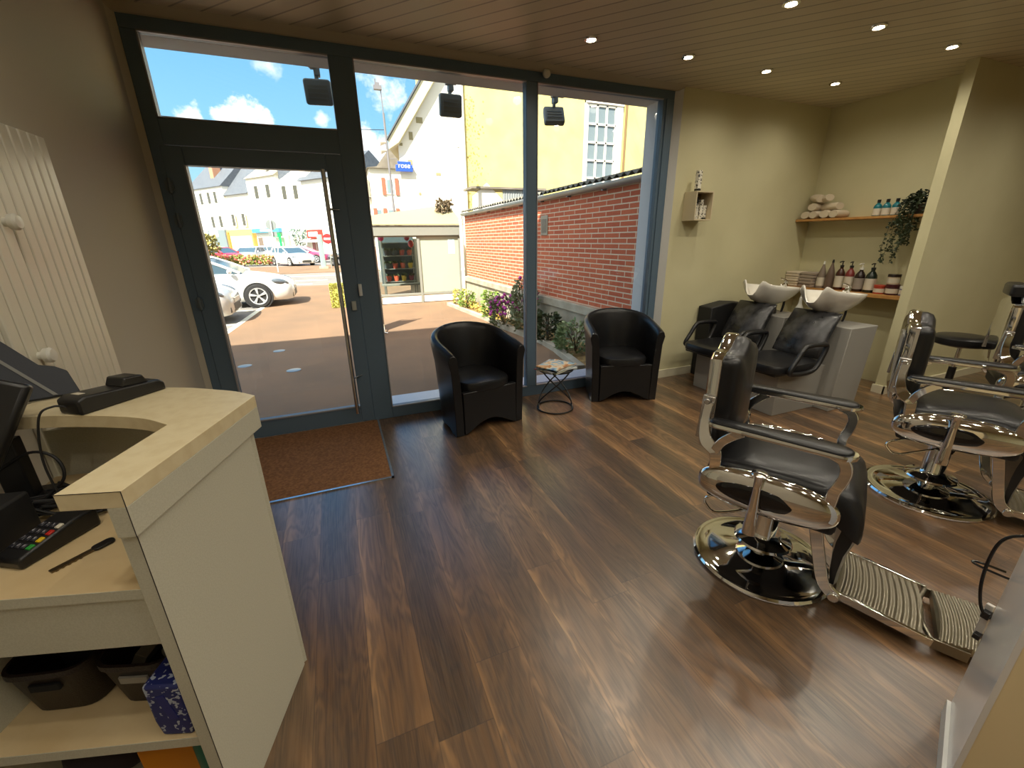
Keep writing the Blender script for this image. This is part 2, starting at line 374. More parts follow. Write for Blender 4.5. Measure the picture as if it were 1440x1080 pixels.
# ---- door mat with trim
mt = thing('door_mat', 'large brown coir mat sunk in front of the glazed door', 'mat', (-0.37, 3.09, 0))
COIR = M('brown_coir', S(112, 74, 44), 1.0, noise=(60, S(146, 102, 64), 0.35, 0.7), bump=(300, 1.0))
B().box(-0.57, 0.532, -0.50, 0.525, 0.0005, 0.006).build('coir_pile', COIR, mt, smooth=False)
B().box(0.532, 0.548, -0.516, 0.525, 0.0005, 0.008).box(-0.57, 0.548, -0.516, -0.50, 0.0005, 0.008).build('edge_trim', M('alu_trim', (0.55, 0.57, 0.6, 1), 0.25, 0.9), mt, smooth=False)
# ---- recessed spot lamps, plus added unseen fill lamps
RING = M('satin_ring', (0.7, 0.66, 0.6, 1), 0.2, 1.0); BULB = M('lit_halogen', (1, 0.9, 0.7, 1), emit=((1.0, 0.86, 0.62, 1), 20.0))
first = None
LX = (1.833, 2.688, 3.520, 4.390); FILL_XY = [(-0.55, 0.55), (-0.55, -0.4), (0.30, 0.55), (0.30, -0.4), (0.98, 0.5), (0.98, -0.4), (-0.55, 1.30), (0.3, -1.3), (5.6, 1.36), (5.6, 0.5)]; LY = (3.01, 2.20, 1.36, 0.5, -0.4, -1.3)  # off-grid points are unseen fill lamps added to brighten desk and partition
where = {(1.833, 3.01): 'nearest the middle window pane', (2.688, 3.01): 'above the right armchair', (3.52, 3.01): 'in front of the wall box', (4.39, 3.01): 'nearest the alcove corner',
         (2.688, 2.2): 'at the top edge over the barber chairs', (3.52, 2.2): 'second from the partition', (4.39, 2.2): 'nearest the partition'}
for x, y in [(x, y) for y in LY for x in LX]+FILL_XY:
    if True:
        if y >= 2 and (round(x, 3), y) in where:
            lab = 'lit recessed ceiling spot ' + where[(round(x, 3), y)]
            t = thing('ceiling_spot', lab, 'ceiling light', (x, y, CZ), 0, 'recessed ceiling spots')
            B().lathe([(0.034, -0.001), (0.034, -0.010), (0.048, -0.008), (0.050, -0.001)], seg=28).build('ring', RING, t)
            B().lathe([(0.0, -0.004), (0.026, -0.005), (0.030, -0.002), (0.0, -0.002)], seg=20).build('bulb', BULB, t)
        L = bpy.data.lights.new('spot_or_fill_lamp', 'SPOT'); L.energy = (5 if y > 2.9 else 8.5); L.color = (1.0, 0.92, 0.76); L.spot_size = R(160); L.spot_blend = 1.0; L.shadow_soft_size = 0.04
        L.energy *= (0.7 if x < 1.5 else 1.0)
        o = bpy.data.objects.new('spot_or_fill_lamp', L); C.objects.link(o); o.location = (x, y, CZ-0.03)
# ================================================================== ARMCHAIRS
def tub_chair(label, loc, rz):
    t = thing('tub_armchair', label, 'armchair', loc, rz, 'black tub armchairs by the window')
    # U path: front left -> back -> front right ; local front is -y
    U = []
    hw, yb, yf = 0.27, 0.24, -0.26
    for k in range(6): U.append((-hw-0.012*(1-k/5), yf+(0.02-yf)*k/5*0.9, k/5*0.35))
    for k in range(1, 16):
        a = PI - PI*k/16
        U.append((hw*math.cos(a), 0.0+yb*math.sin(a)*1.0, 0.35+0.65*math.sin(PI*k/16)))
    for k in range(6): U.append((hw+0.012*(k/5), 0.02*0+(-0.01)+(yf+0.01)*k/5, (1-k/5)*0.35))
    rs = []
    n = len(U)
    for i, (x, y, s) in enumerate(U):
        a = Vector(U[max(i-1, 0)][:2]); c = Vector(U[min(i+1, n-1)][:2]); d = (c-a).normalized(); nrm = Vector((-d.y, d.x))  # outward
        top = 0.675+0.145*(s**0.8); th = 0.035; fl = 0.03+0.03*s
        ctr = Vector((x, y))
        zb = 0.0 if s < 0.15 else 0.03
        sec = []
        for off, z, f in ((-th, zb, 0), (th, zb, 0), (th, 0.30, 0.25), (th, 0.55, 0.6), (th+0.006, top-0.05, 1.0), (th-0.008, top-0.012, 1.05), (0.0, top, 1.05), (-th+0.012, top-0.012, 1.05), (-th-0.004, top-0.05, 1.0), (-th, 0.52, 0.6), (-th, 0.3, 0.2)):
            p = ctr + nrm*(off+fl*f); sec.append((p.x, p.y, z))
        rs.append(sec)
    B().rings(rs).build('shell', LEATHER, t, angle=50, bevel=0.006)
    b = B(); rs = []
    for z, g in ((0.345, -0.01), (0.355, 0.006), (0.405, 0.010), (0.425, 0.002), (0.437, -0.03)):
        pts = []
        for k in range(40):
            a = 2*PI*k/40; cx, cy = math.cos(a), math.sin(a)
            e = 0.55
            pts.append(((0.218+g)*math.copysign(abs(cx)**e, cx), -0.035+(0.235+g)*math.copysign(abs(cy)**e, cy), z))
        rs.append(pts)
    b.rings(rs).build('seat_cushion', LEATHER, t)
    # front apron with an arched lower edge
    p = [(-0.246, 0.362), (-0.246, 0.005)]
    for k in range(13):
        x = -0.2+0.4*k/12; p.append((x, 0.015+0.085*math.cos(PI*x/0.42)))
    p += [(0.246, 0.005), (0.246, 0.362)]
    B().prism(p, 'y', -0.268, -0.215).build('front_apron', LEATHER, t, bevel=0.006)
    for x, y in ((-0.2, 0.12), (0.2, 0.12)):
        B().cyl((x, y, 0), (x, y, 0.035), 0.018, seg=12).build('foot', BLKPL, t)
    return t
tub_chair('black leather tub armchair in front of the middle window pane beside the door mullion', (0.985, 3.30, 0), R(11))
tub_chair('black leather tub armchair in the right window corner beside the magazine table', (2.50, 3.36, 0), R(-18))
# ================================================================== WIRE TABLE AND MAGAZINES
TX, TY = 1.735, 3.235
t = thing('side_table', 'small black wire side table between the two armchairs', 'side table', (TX, TY, 0))
IRON = M('black_iron', (0.012, 0.012, 0.013, 1), 0.4)
B().lathe([(0.0, 0.372), (0.155, 0.372), (0.160, 0.378), (0.160, 0.388), (0.155, 0.392), (0.0, 0.392)], seg=40).build('table_top', IRON, t)
B().tube([(0.165*math.cos(2*PI*k/48), 0.165*math.sin(2*PI*k/48), 0.007) for k in range(48)], 0.007, closed=True).build('base_ring', IRON, t)
for ph in (20, 200):
    pts = []
    for k in range(25):
        s = k/24; a = R(ph+150*s); r = 0.158*(1-0.10*math.sin(PI*s))
        pts.append((r*math.cos(a), r*math.sin(a), 0.375-0.365*s))
    B().tube(pts, 0.0065).build('leg', IRON, t)
for ph in (110, 290):
    pts = []
    for k in range(25):
        s = k/24; a = R(ph-150*s); r = 0.158*(1-0.10*math.sin(PI*s))
        pts.append((r*math.cos(a), r*math.sin(a), 0.375-0.365*s))
    B().tube(pts, 0.0065).build('leg', IRON, t)
covers = [('cover_a', [S(225, 225, 220), S(120, 130, 140), S(200, 60, 60)], 'with a grey and white cover, lowest in the stack'),
          ('cover_b', [S(60, 80, 60), S(190, 190, 150), S(230, 230, 220)], 'with a greenish cover, second from the bottom of the stack'),
          ('cover_c', [S(240, 240, 235), S(180, 190, 200), S(90, 110, 140)], 'with a pale cover, third from the bottom of the stack'),
          ('cover_d', [S(30, 40, 60), S(130, 150, 160), S(200, 210, 210)], 'with a dark blue cover in the middle of the stack'),
          ('cover_e', [S(230, 200, 170), S(150, 120, 90), S(220, 220, 210)], 'with a tan cover, third from the top of the stack'),
          ('cover_f', [S(235, 235, 235), S(150, 180, 200), S(80, 90, 100)], 'with a white cover, just under the top one'),
          ('cover_g', [S(60, 110, 170), S(150, 200, 225), S(235, 220, 190), S(200, 150, 100), S(170, 90, 60)], 'with a blue and orange picture, on top of the stack')]
PAPER = M('page_paper', S(225, 222, 212), 0.7)
z = 0.3925
for i, (nm, cols, lb) in enumerate(covers):
    a = R(24+random.uniform(-14, 14)) if i < 6 else R(27)
    m = thing('magazine', 'magazine '+lb+' on the wire table', 'magazine', (TX-0.015+random.uniform(-.02, .02), TY-0.03+random.uniform(-.02, .02), z), a, 'magazines on the wire table')
    h = random.uniform(0.005, 0.009)
    B().box(-0.146, 0.146, -0.108, 0.108, 0.0004, h-0.0004).build('pages', PAPER, m, smooth=False)
    B().box(-0.148, 0.148, -0.110, 0.110, h-0.0004, h).box(-0.148, 0.148, -0.110, 0.110, 0, 0.0004).box(-0.148, -0.146, -0.110, 0.110, 0, h).build('cover', cover_mat(nm, cols), m, smooth=False)
    z += h+0.0002
# ================================================================== BARBER CHAIRS  (local +x = sitter's forward, -y = side towards the desk)
def barber(label, loc, rz):
    t = thing('barber_chair', label, 'barber chair', loc, rz, 'chrome and black barber chairs')
    B().lathe([(0.0, 0.0), (0.293, 0.0), (0.298, 0.006), (0.299, 0.014), (0.292, 0.024), (0.272, 0.028), (0.264, 0.026), (0.22, 0.040), (0.15, 0.058), (0.085, 0.072), (0.06, 0.078), (0.0, 0.078)], seg=64).build('base', CHROME, t)
    B().lathe([(0.0, 0.108), (0.116, 0.110), (0.124, 0.117), (0.118, 0.126), (0.078, 0.138), (0.062, 0.150), (0.055, 0.165), (0.055, 0.40), (0.0, 0.40)], seg=40).lathe([(0.055, 0.07), (0.055, 0.112)], seg=24).build('column', CHROME, t)
    B().cyl((-0.02, -0.062, 0.33), (0.05, -0.055, 0.33), 0.02, seg=14).box(-0.01, 0.05, -0.06, 0.0, 0.30, 0.37).build('valve_block', BLKGLOSS, t, bevel=0.004)
    lp = spline([(-0.03, -0.05, 0.385), (-0.12, -0.10, 0.375), (-0.22, -0.15, 0.345), (-0.245, -0.16, 0.32), (-0.235, -0.165, 0.295), (-0.19, -0.16, 0.27), (-0.08, -0.10, 0.30), (0.0, -0.05, 0.325)], 6)
    B().tube(lp, 0.006).build('pump_lever', CHROME, t)
    b = B().box(-0.23, 0.24, -0.262, 0.262, 0.40, 0.50)
    b.build('seat_frame', BLKMAT, t, bevel=0.02)
    # oval chrome side plates; their dark reflection is modelled as a black oval
    for sg in (-1, 1):
        N = 48
        def oval(a, b_, y, p=2.5):
            o = []
            for k in range(N):
                an = 2*PI*k/N; cx, cz = math.cos(an), math.sin(an)
                o.append((-0.01+a*math.copysign(abs(cx)**(2/p), cx), y, 0.497+b_*math.copysign(abs(cz)**(2/p), cz)))
            return o
        seqs = [(0.235, 0.075, 0.262), (0.250, 0.089, 0.266), (0.255, 0.094, 0.274), (0.252, 0.091, 0.283), (0.242, 0.083, 0.2925), (0.222, 0.070, 0.301), (0.19, 0.055, 0.3075), (0.15, 0.040, 0.312), (0.09, 0.022, 0.315), (0.02, 0.004, 0.316)]
        B().rings([oval(a, h, sg*y) for a, h, y in seqs]).build('side_plate', CHROME, t, angle=60)
        refl_oval = [(0.152, 0.046, 0.3085), (0.148, 0.044, 0.3125), (0.10, 0.028, 0.3165), (0.02, 0.004, 0.319)]
        B().rings([[(x-0.022, y, z-0.002) for x, y, z in oval(a, h, sg*y, 2.0)] for a, h, y in refl_oval]).build('plate_dark_reflection', BLKGLOSS, t, angle=60)
        # arm pad with its chrome edge
        y0 = sg*0.283
        def arm(y_, hw, x0, x1, z, nose=0.05):
            o = []
            for k in range(9): a = R(-90+180*k/8); o.append((x1-nose+nose*math.cos(a), y_+hw*math.sin(a), z))
            for k in range(5): a = R(90+180*k/4); o.append((x0+0.03+0.03*math.cos(a), y_+hw*0.62*math.sin(a), z))
            return o
        B().rings([arm(y0, 0.040, -0.248, 0.238, 0.748), arm(y0, 0.046, -0.254, 0.246, 0.752), arm(y0, 0.047, -0.255, 0.247, 0.764), arm(y0, 0.045, -0.253, 0.245, 0.769)]).build('armrest_trim', CHROME, t)
        B().rings([arm(y0, 0.044, -0.252, 0.232, 0.766), arm(y0, 0.044, -0.250, 0.232, 0.774), arm(y0, 0.036, -0.242, 0.224, 0.781), arm(y0, 0.015, -0.22, 0.20, 0.783)]).build('armrest_pad', LEATHER, t, angle=60)
        # front post: S-curved flat bar
        pts = spline([(0.165, y0, 0.752), (0.205, y0, 0.735), (0.222, y0, 0.70), (0.218, y0, 0.655), (0.205, y0, 0.61), (0.203, y0*0.985, 0.575), (0.20, y0*0.97, 0.53)], 5)
        B().tube(pts, 1, flat=(0.038, 0.02, (0, 1, 0))).build('armrest_post', CHROME, t, bevel=0.004, angle=50)
        # rear Y bracket
        b = B()
        b.tube(spline([(-0.272, sg*0.232, 0.83), (-0.276, sg*0.240, 0.76), (-0.268, sg*0.258, 0.70), (-0.25, sg*0.272, 0.665), (-0.212, sg*0.276, 0.63), (-0.205, sg*0.274, 0.56), (-0.20, sg*0.27, 0.53)], 5), [1.0]*5+[1.0+0.05*k for k in range(10)]+[1.5-0.03*k for k in range(16)], flat=(0.036, 0.022, (0, 1, 0)))
        b.tube(spline([(-0.215, sg*0.276, 0.63), (-0.195, sg*0.28, 0.68), (-0.16, sg*0.283, 0.72), (-0.12, sg*0.283, 0.75)], 5), 1, flat=(0.036, 0.02, (0, 1, 0)))
        b.build('armrest_bracket', CHROME, t, bevel=0.004, angle=50)
        # back hinge plate with its bolt
        b = B().obox((-0.282, sg*0.221, 0.755), (0.05, 0.018, 0.20), (0, R(3), 0)); b.cyl((-0.280, sg*0.22, 0.835), (-0.280, sg*0.250, 0.835), 0.013, seg=14); b.cyl((-0.288, sg*0.22, 0.685), (-0.288, sg*0.238, 0.685), 0.009, seg=12)
        b.build('hinge_plate', STEEL, t, bevel=0.003)
        # leg bar down to the footrest hinge
        B().tube(spline([(0.17, sg*0.215, 0.44), (0.19, sg*0.212, 0.36), (0.215, sg*0.20, 0.26), (0.25, sg*0.185, 0.14), (0.30, sg*0.18, 0.09)], 5), 1, flat=(0.044, 0.02, (0, 1, 0))).cyl((0.292, sg*0.165, 0.092), (0.292, sg*0.20, 0.092), 0.02, seg=16).build('footrest_bar', CHROME, t, bevel=0.003, angle=50)
    # brake lever on the desk side
    b = B()
    rs = []
    for z_, w_, d_ in ((0.335, 0.024, 0.012), (0.36, 0.024, 0.013), (0.45, 0.019, 0.011), (0.54, 0.015, 0.010), (0.60, 0.016, 0.012), (0.615, 0.024, 0.018)):
        rs.append([(-0.03+w_*math.cos(2*PI*k/12), -0.335+d_*math.sin(2*PI*k/12), z_) for k in range(12)])
    b.rings(rs); b.lathe([(0.0, 0), (0.026, 0.0), (0.032, 0.006), (0.026, 0.014), (0.0, 0.017)], (-0.03, -0.335, 0.612), 20); b.box(-0.045, -0.015, -0.33, -0.26, 0.40, 0.43)
    b.build('brake_lever', CHROME, t, angle=50)
    # seat with a rounded waterfall front
    rs = []
    for x, zt, zb, hw in ((-0.245, 0.545, 0.49, 0.225), (-0.23, 0.575, 0.485, 0.238), (-0.18, 0.597, 0.48, 0.246), (-0.05, 0.603, 0.48, 0.248), (0.10, 0.607, 0.48, 0.248), (0.20, 0.602, 0.47, 0.246), (0.26, 0.585, 0.43, 0.242), (0.295, 0.553, 0.40, 0.238), (0.314, 0.505, 0.39, 0.232), (0.320, 0.46, 0.40, 0.226)):
        e = min(0.035, (zt-zb)*0.45)
        rs.append([(x, -hw, zb), (x, -hw-0.006, (zt+zb)/2), (x, -hw+0.004, zt-e*0.6), (x, -hw+e, zt-0.004), (x, -hw*0.5, zt+0.004), (x, 0, zt+0.006), (x, hw*0.5, zt+0.004), (x, hw-e, zt-0.004), (x, hw-0.004, zt-e*0.6), (x, hw+0.006, (zt+zb)/2), (x, hw, zb)])
    B().rings(rs).build('seat', LEATHER, t, angle=70)
    rs = []
    for x, z_, hw, th in ((0.300, 0.46, 0.222, 0.05), (0.314, 0.42, 0.219, 0.055), (0.308, 0.36, 0.211, 0.055), (0.298, 0.30, 0.198, 0.045), (0.295, 0.20, 0.175, 0.035), (0.297, 0.13, 0.16, 0.025)):
        rs.append([(x-th, -hw, z_), (x-0.012, -hw-0.004, z_), (x, -hw+0.025, z_), (x+0.006, 0, z_), (x, hw-0.025, z_), (x-0.012, hw+0.004, z_), (x-th, hw, z_)])
    B().rings(rs).build('calf_pad', LEATHER, t, angle=70)
    # backrest cushion and the chrome shell around its edge
    def back(xo, grow, xs, top):
        o = []
        zs = [0.615, 0.70, 0.80, 0.90, 0.98]
        for z_ in zs: o.append((-(0.205+grow), z_))
        for k in range(0, 15):
            u_ = -1+2*k/14; au = abs(u_)
            zt = 1.028+(top-1.028)*(0.5+0.5*math.cos(PI*min(1, au/0.62))) if au < 0.93 else 1.028-0.022*((au-0.93)/0.07)
            o.append(((0.205+grow)*(u_ if au < 0.85 else u_*1.0), zt+grow))
        for z_ in zs[::-1]: o.append((0.205+grow, z_))
        o.append((0.10, 0.60-grow)); o.append((-0.10, 0.60-grow))
        return [(xs+xo+0.035*(0.62-z_)*0.0-0.0*(z_-0.6), y_, z_) for y_, z_ in o]
    TOP = 1.082
    lean = lambda pts: [(x-0.022, y_, z_) for x, y_, z_ in pts]
    sc = lambda pts, f: [(x, y_*f, 0.83+(z_-0.83)*f) for x, y_, z_ in pts]
    B().rings([lean(back(0, -0.006, -0.262, TOP)), lean(back(0, 0.0, -0.235, TOP)), lean(back(0, 0.0, -0.205, TOP)), lean(sc(back(0, 0, -0.18, TOP), 0.955)), lean(sc(back(0, 0, -0.165, TOP), 0.86)), lean(sc(back(0, 0, -0.155, TOP), 0.6)), lean(sc(back(0, 0, -0.15, TOP), 0.2))]).build('backrest', LEATHER, t, angle=70)
    B().rings([lean(sc(back(0, 0.0, -0.285, TOP), 0.3)), lean(sc(back(0, 0.0, -0.283, TOP), 0.93)), lean(back(0, 0.004, -0.278, TOP)), lean(back(0, 0.009, -0.27, TOP)), lean(back(0, 0.009, -0.232, TOP)), lean(back(0, 0.004, -0.228, TOP)), lean(sc(back(0, 0.0, -0.228, TOP), 0.97))]).build('back_frame', CHROME, t, angle=40)
    # ribbed footplate and hinged toe plate
    b = B(); rs = []
    N = 73
    for k in range(N):
        x = 0.30+0.27*k/(N-1); z0 = 0.098-0.038*k/(N-1); zr = 0.006*(0.5+0.5*math.cos(2*PI*k/6.0))
        bow = 0.012
        rs.append([(x-bow*0, -0.158, z0-0.012), (x, -0.158, z0+zr)]+[(x+bow*(1-(y_/0.15)**2), y_, z0+zr) for y_ in (-0.145, -0.1, -0.05, 0, 0.05, 0.1, 0.145)]+[(x, 0.158, z0+zr), (x, 0.158, z0-0.012)])
    b.rings(rs).build('footplate', ALU, t, angle=80)
    b = B()
    for sg in (-1, 1): b.tube([(0.295, sg*0.163, 0.092), (0.40, sg*0.165, 0.078), (0.575, sg*0.165, 0.052), (0.60, sg*0.163, 0.05)], 1, flat=(0.014, 0.034, (0, 0, 1)))
    b.build('footplate_rail', CHROME, t, bevel=0.002)
    b = B(); rs = []
    N = 55
    for k in range(N):
        x = 0.615+0.155*k/(N-1); z0 = 0.062+0.02*k/(N-1); zr = 0.005*(0.5+0.5*math.cos(2*PI*k/6.0))
        hw = 0.150-(0.02*(k/(N-1))**3)
        rs.append([(x, -hw, z0-0.03), (x, -hw, z0+zr)]+[(x+0.014*(1-(y_)**2), y_*hw, z0+zr) for y_ in (-0.9, -0.6, -0.3, 0, 0.3, 0.6, 0.9)]+[(x, hw, z0+zr), (x, hw, z0-0.03)])
    b.rings(rs); b.build('toe_plate', ALU, t, angle=80)
    b = B()
    pts = [(0.598-0.03*math.sin(PI*k/16), -0.155+0.31*k/16, 0.055) for k in range(17)]
    b.tube(pts, 0.009, seg=8); b.box(0.60, 0.70, -0.158, -0.15, 0.02, 0.062).box(0.60, 0.70, 0.15, 0.158, 0.02, 0.062)
    b.build('toe_hinge', ALU, t, angle=60)
    return t
RZ = math.atan2(-0.88, 0.474)
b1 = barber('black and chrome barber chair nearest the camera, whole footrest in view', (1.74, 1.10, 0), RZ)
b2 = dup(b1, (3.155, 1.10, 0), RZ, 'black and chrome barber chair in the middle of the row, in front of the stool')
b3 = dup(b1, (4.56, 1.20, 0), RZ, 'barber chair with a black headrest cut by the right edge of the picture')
# headrest only on the third chair
b = B(); rbox(b, -0.075, 0.02, -0.13, 0.13, 0.0, 0.085, 0.03)
h = b.build('headrest', LEATHER, b3, bevel=0.02, seg=3, loc=(-0.25, 0, 1.076))
B().box(-0.27, -0.25, -0.03, 0.03, 1.0, 1.09).build('headrest_post', CHROME, b3, bevel=0.003)
# ================================================================== STOOL
t = thing('round_stool', 'round black padded stool on a chrome gas lift in front of the partition', 'stool', (4.77, 1.76, 0))
B().lathe([(0.0, 0.615), (0.16, 0.615), (0.18, 0.625), (0.186, 0.648), (0.182, 0.674), (0.162, 0.689), (0.10, 0.694), (0.0, 0.695)], seg=40).build('seat', LEATHER, t)
B().cyl((0, 0, 0.30), (0, 0, 0.60), 0.013, seg=14).box(-0.07, 0.07, -0.045, 0.045, 0.596, 0.616).cyl((0.03, 0, 0.50), (0.03, 0, 0.60), 0.007, seg=8).build('gas_lift', CHROME, t)
B().cyl((0, 0, 0.12), (0, 0, 0.42), 0.026, seg=16).build('sleeve', BLKPL, t)
for k in range(5):
    a = 2*PI*k/5+0.3; c, s_ = math.cos(a), math.sin(a)
    g = B().tube([(0.02*c, 0.02*s_, 0.13), (0.15*c, 0.15*s_, 0.10), (0.24*c, 0.24*s_, 0.075)], [0.02, 0.016, 0.012]).build('leg', CHROME, t)
    B().cyl((0.24*c-0.02*s_, 0.24*s_+0.02*c, 0.027), (0.24*c+0.02*s_, 0.24*s_-0.02*c, 0.027), 0.027, seg=16).cyl((0.24*c, 0.24*s_, 0.03), (0.24*c, 0.24*s_, 0.075), 0.008, seg=8).build('caster', BLKPL, g)
# ================================================================== WASH UNITS (local: -x = sitter's front, origin on the floor under the basin line)
def wash(label, loc):
    t = thing('backwash_unit', label, 'wash unit', loc, 0, 'hairdresser wash units')
    B().box(-0.60, 0.0, -0.155, 0.155, 0, 0.40).build('pedestal', GREYLAM, t, bevel=0.004)
    B().prism([(-0.06, 0), (0.30, 0), (0.33, 0.40), (0.36, 0.745), (0.0, 0.745)], 'y', -0.285, 0.285).build('body', GREYLAM, t, bevel=0.005)
    # seat
    rs = []
    for z, g in ((0.405, -0.01), (0.415, 0.0), (0.455, 0.004), (0.475, -0.006), (0.484, -0.035), (0.488, -0.10)):
        pts = []
        for k in range(36):
            a = 2*PI*k/36; cx, cy = math.cos(a), math.sin(a)
            pts.append((-0.475+(0.285+g)*math.copysign(abs(cx)**0.45, cx), (0.245+g)*math.copysign(abs(cy)**0.45, cy), z))
        rs.append(pts)
    B().rings(rs).build('seat', LEATHER, t)
    B().box(-0.72, -0.25, -0.2, 0.2, 0.385, 0.406).build('seat_plate', BLKPL, t, bevel=0.004)
    # reclined back
    rs = []
    for s in (0, 0.08, 0.25, 0.5, 0.75, 0.92, 1.0):
        x = -0.235+0.20*s; z = 0.49+0.37*s; th = 0.04*min(1, 6*min(s+0.04, 1.04-s)); hw = 0.215-0.006*s
        rs.append([(x-th-0.012*math.sin(PI*s), -hw+0.02, z), (x-th-0.02*math.sin(PI*s), 0, z-0.01), (x-th-0.012*math.sin(PI*s), hw-0.02, z), (x-0.3*th, hw, z), (x+0.02, hw-0.01, z), (x+0.02, -hw+0.01, z), (x-0.3*th, -hw, z)])
    B().rings(rs).build('backrest', LEATHER2, t, angle=70)
    for sg in (-1, 1):
        y = sg*0.275
        lp = spline([(-0.66, y, 0.44), (-0.60, y, 0.54), (-0.54, y, 0.625), (-0.48, y, 0.645), (-0.30, y, 0.640), (-0.265, y, 0.62), (-0.28, y, 0.56), (-0.34, y, 0.45), (-0.42, y, 0.415), (-0.58, y, 0.415)], 5, closed=True)
        B().tube(lp, 0.02, seg=10, closed=True).build('armrest', BLKPL, t, angle=70)
    # basin: shell of rings from rim to bottom, neck notch at the front
    b = B(); N = 64
    def rim(k):
        a = 2*PI*k/N; cx, cy = math.cos(a), math.sin(a)
        x = 0.10+(0.375*cx if cx > 0 else 0.27*cx); y = (0.222-0.04*max(0, cx))*math.copysign(abs(cy)**0.85, cy)
        front = max(0.0, -cx)
        z = 1.018+0.045*front**1.2+0.0
        lip = math.exp(-(y/0.07)**4)*(front**1.0)
        z -= 0.12*lip
        z += 0.03*math.exp(-((abs(y)-0.105)/0.035)**2)*front
        z -= 0.03*max(0, cx)
        return Vector((x, y, z))
    out = []
    ctr = Vector((0.11, 0, 0))
    for dz, f in ((-0.19, 0.02), (-0.19, 0.26), (-0.178, 0.38), (-0.14, 0.64), (-0.085, 0.85), (-0.035, 0.965), (-0.006, 1.0), (0.0, 0.985), (-0.004, 0.945), (-0.05, 0.86), (-0.10, 0.72), (-0.135, 0.45), (-0.14, 0.02)):
        r = []
        for k in range(N):
            p = rim(k); w_ = max(0.0, min(1.0, 1+dz/0.15))
            zz = (p.z*w_+1.018*(1-w_))+dz
            r.append((ctr.x+(p.x-ctr.x)*f, p.y*f, zz))
        out.append(r)
    b.rings(out).build('basin', CERAMIC, t, angle=75)
    B().lathe([(0.0, 0.735), (0.085, 0.735), (0.09, 0.75), (0.085, 0.80), (0.07, 0.838), (0.0, 0.838)], (0.11, 0, 0), 28).build('basin_collar', BLKPL, t)
    f = B().cyl((0.35, 0.02, 0.955), (0.35, 0.02, 1.05), 0.022, seg=18).cyl((0.35, 0.02, 1.03), (0.26, 0.0, 1.015), 0.011, seg=12).build('faucet', CHROME, t, bevel=0.003)
    B().tube([(0.35, 0.02, 1.05), (0.345, 0.02, 1.065), (0.27, 0.03, 1.085)], 0.007).build('lever', CHROME, f)
    B().tube(spline([(0.30, -0.03, 0.745), (0.31, -0.035, 0.82), (0.33, -0.02, 0.90), (0.335, 0.0, 0.96)]), 0.006).tube(spline([(0.27, -0.04, 0.745), (0.285, -0.04, 0.82), (0.32, -0.02, 0.92)]), 0.006).build('hose', BLKPL, t)
    return t
wash('hairdresser wash unit nearest the camera with black seat and white basin', (3.97, 2.44, 0))
wash('hairdresser wash unit beside the wall box and black cabinet', (3.97, 3.04, 0))
t = thing('black_cabinet', 'black box cabinet with sloped top between the wall and the farther wash seat', 'cabinet', (3.86, 3.435, 0))
B().prism([(-0.20, 0.0), (0.30, 0.0), (0.30, 0.80), (0.08, 0.82), (-0.20, 0.78)], 'y', -0.085, 0.10).build('body', BLKMAT, t, bevel=0.01)
t = thing('spray_bottle', 'white plastic bottle standing on the wash units between the two basins', 'bottle', (4.12, 2.735, 0.746))
B().lathe([(0.0, 0), (0.036, 0.0), (0.042, 0.01), (0.043, 0.05), (0.034, 0.085), (0.017, 0.12), (0.013, 0.15), (0.013, 0.185), (0.0, 0.187)], seg=24).build('body', WPLASTIC, t)
B().cyl((0, 0, 0.187), (0, 0, 0.235), 0.009, 0.004, seg=12).build('nozzle', WPLASTIC, t)
# ================================================================== WALL BOX WITH PRODUCT PACKS
PACK = print_mat('printed_pack', S(226, 222, 208), S(45, 40, 36), 70, 0.6)
t = thing('wall_box', 'small cream open box shelf on the wall right of the window', 'wall shelf', (3.41, 3.549, 1.65))
BOXM = M('pale_box_wood', S(206, 192, 160), 0.55)
B().box(-0.11, -0.098, -0.16, -0.001, 0, 0.265).box(0.098, 0.11, -0.16, -0.001, 0, 0.265).box(-0.098, 0.098, -0.16, -0.001, 0, 0.012).box(-0.098, 0.098, -0.16, -0.001, 0.253, 0.265).build('case', BOXM, t, bevel=0.001)
B().box(-0.098, 0.098, -0.008, -0.001, 0.012, 0.253).build('back_panel', M('brown_board', S(120, 100, 66), 0.7), t, smooth=False)
def pack(label, loc, w_, d_, h_, cap, low=False):
    p = thing('product_bottle', label, 'bottle', loc, 0, 'product packs at the wall box')
    if low:
        B().box(-w_/2, w_/2, -d_/2, d_/2, cap, h_).build('carton', PACK, p, bevel=0.001)
        B().box(-w_/2, w_/2, -d_/2, d_/2, 0, cap).build('band', BLKPL, p, bevel=0.001)
    else:
        B().lathe([(0, 0), (w_/2, 0), (w_/2, h_*0.86), (w_*0.3, h_*0.93), (0, h_*0.93)], seg=20).build('body', PACK, p)
        B().cyl((0, 0, h_*0.93), (0, 0, h_+cap), w_*0.36, seg=16).build('cap', BLKPL, p)
pack('slim white printed carton standing on top of the wall box', (3.37, 3.46, 1.9152), 0.042, 0.042, 0.185, 0.025, True)
pack('white bottle with black cap, leftmost inside the wall box', (3.352, 3.455, 1.6622), 0.042, 0.042, 0.13, 0.05)
pack('white bottle with the tallest black cap inside the wall box', (3.397, 3.475, 1.6622), 0.044, 0.044, 0.155, 0.05)
pack('plain white carton third from left inside the wall box', (3.436, 3.46, 1.6622), 0.036, 0.036, 0.18, 0.004, True)
pack('short white carton with dark foot, rightmost inside the wall box', (3.480, 3.46, 1.6622), 0.036, 0.036, 0.13, 0.018, True)
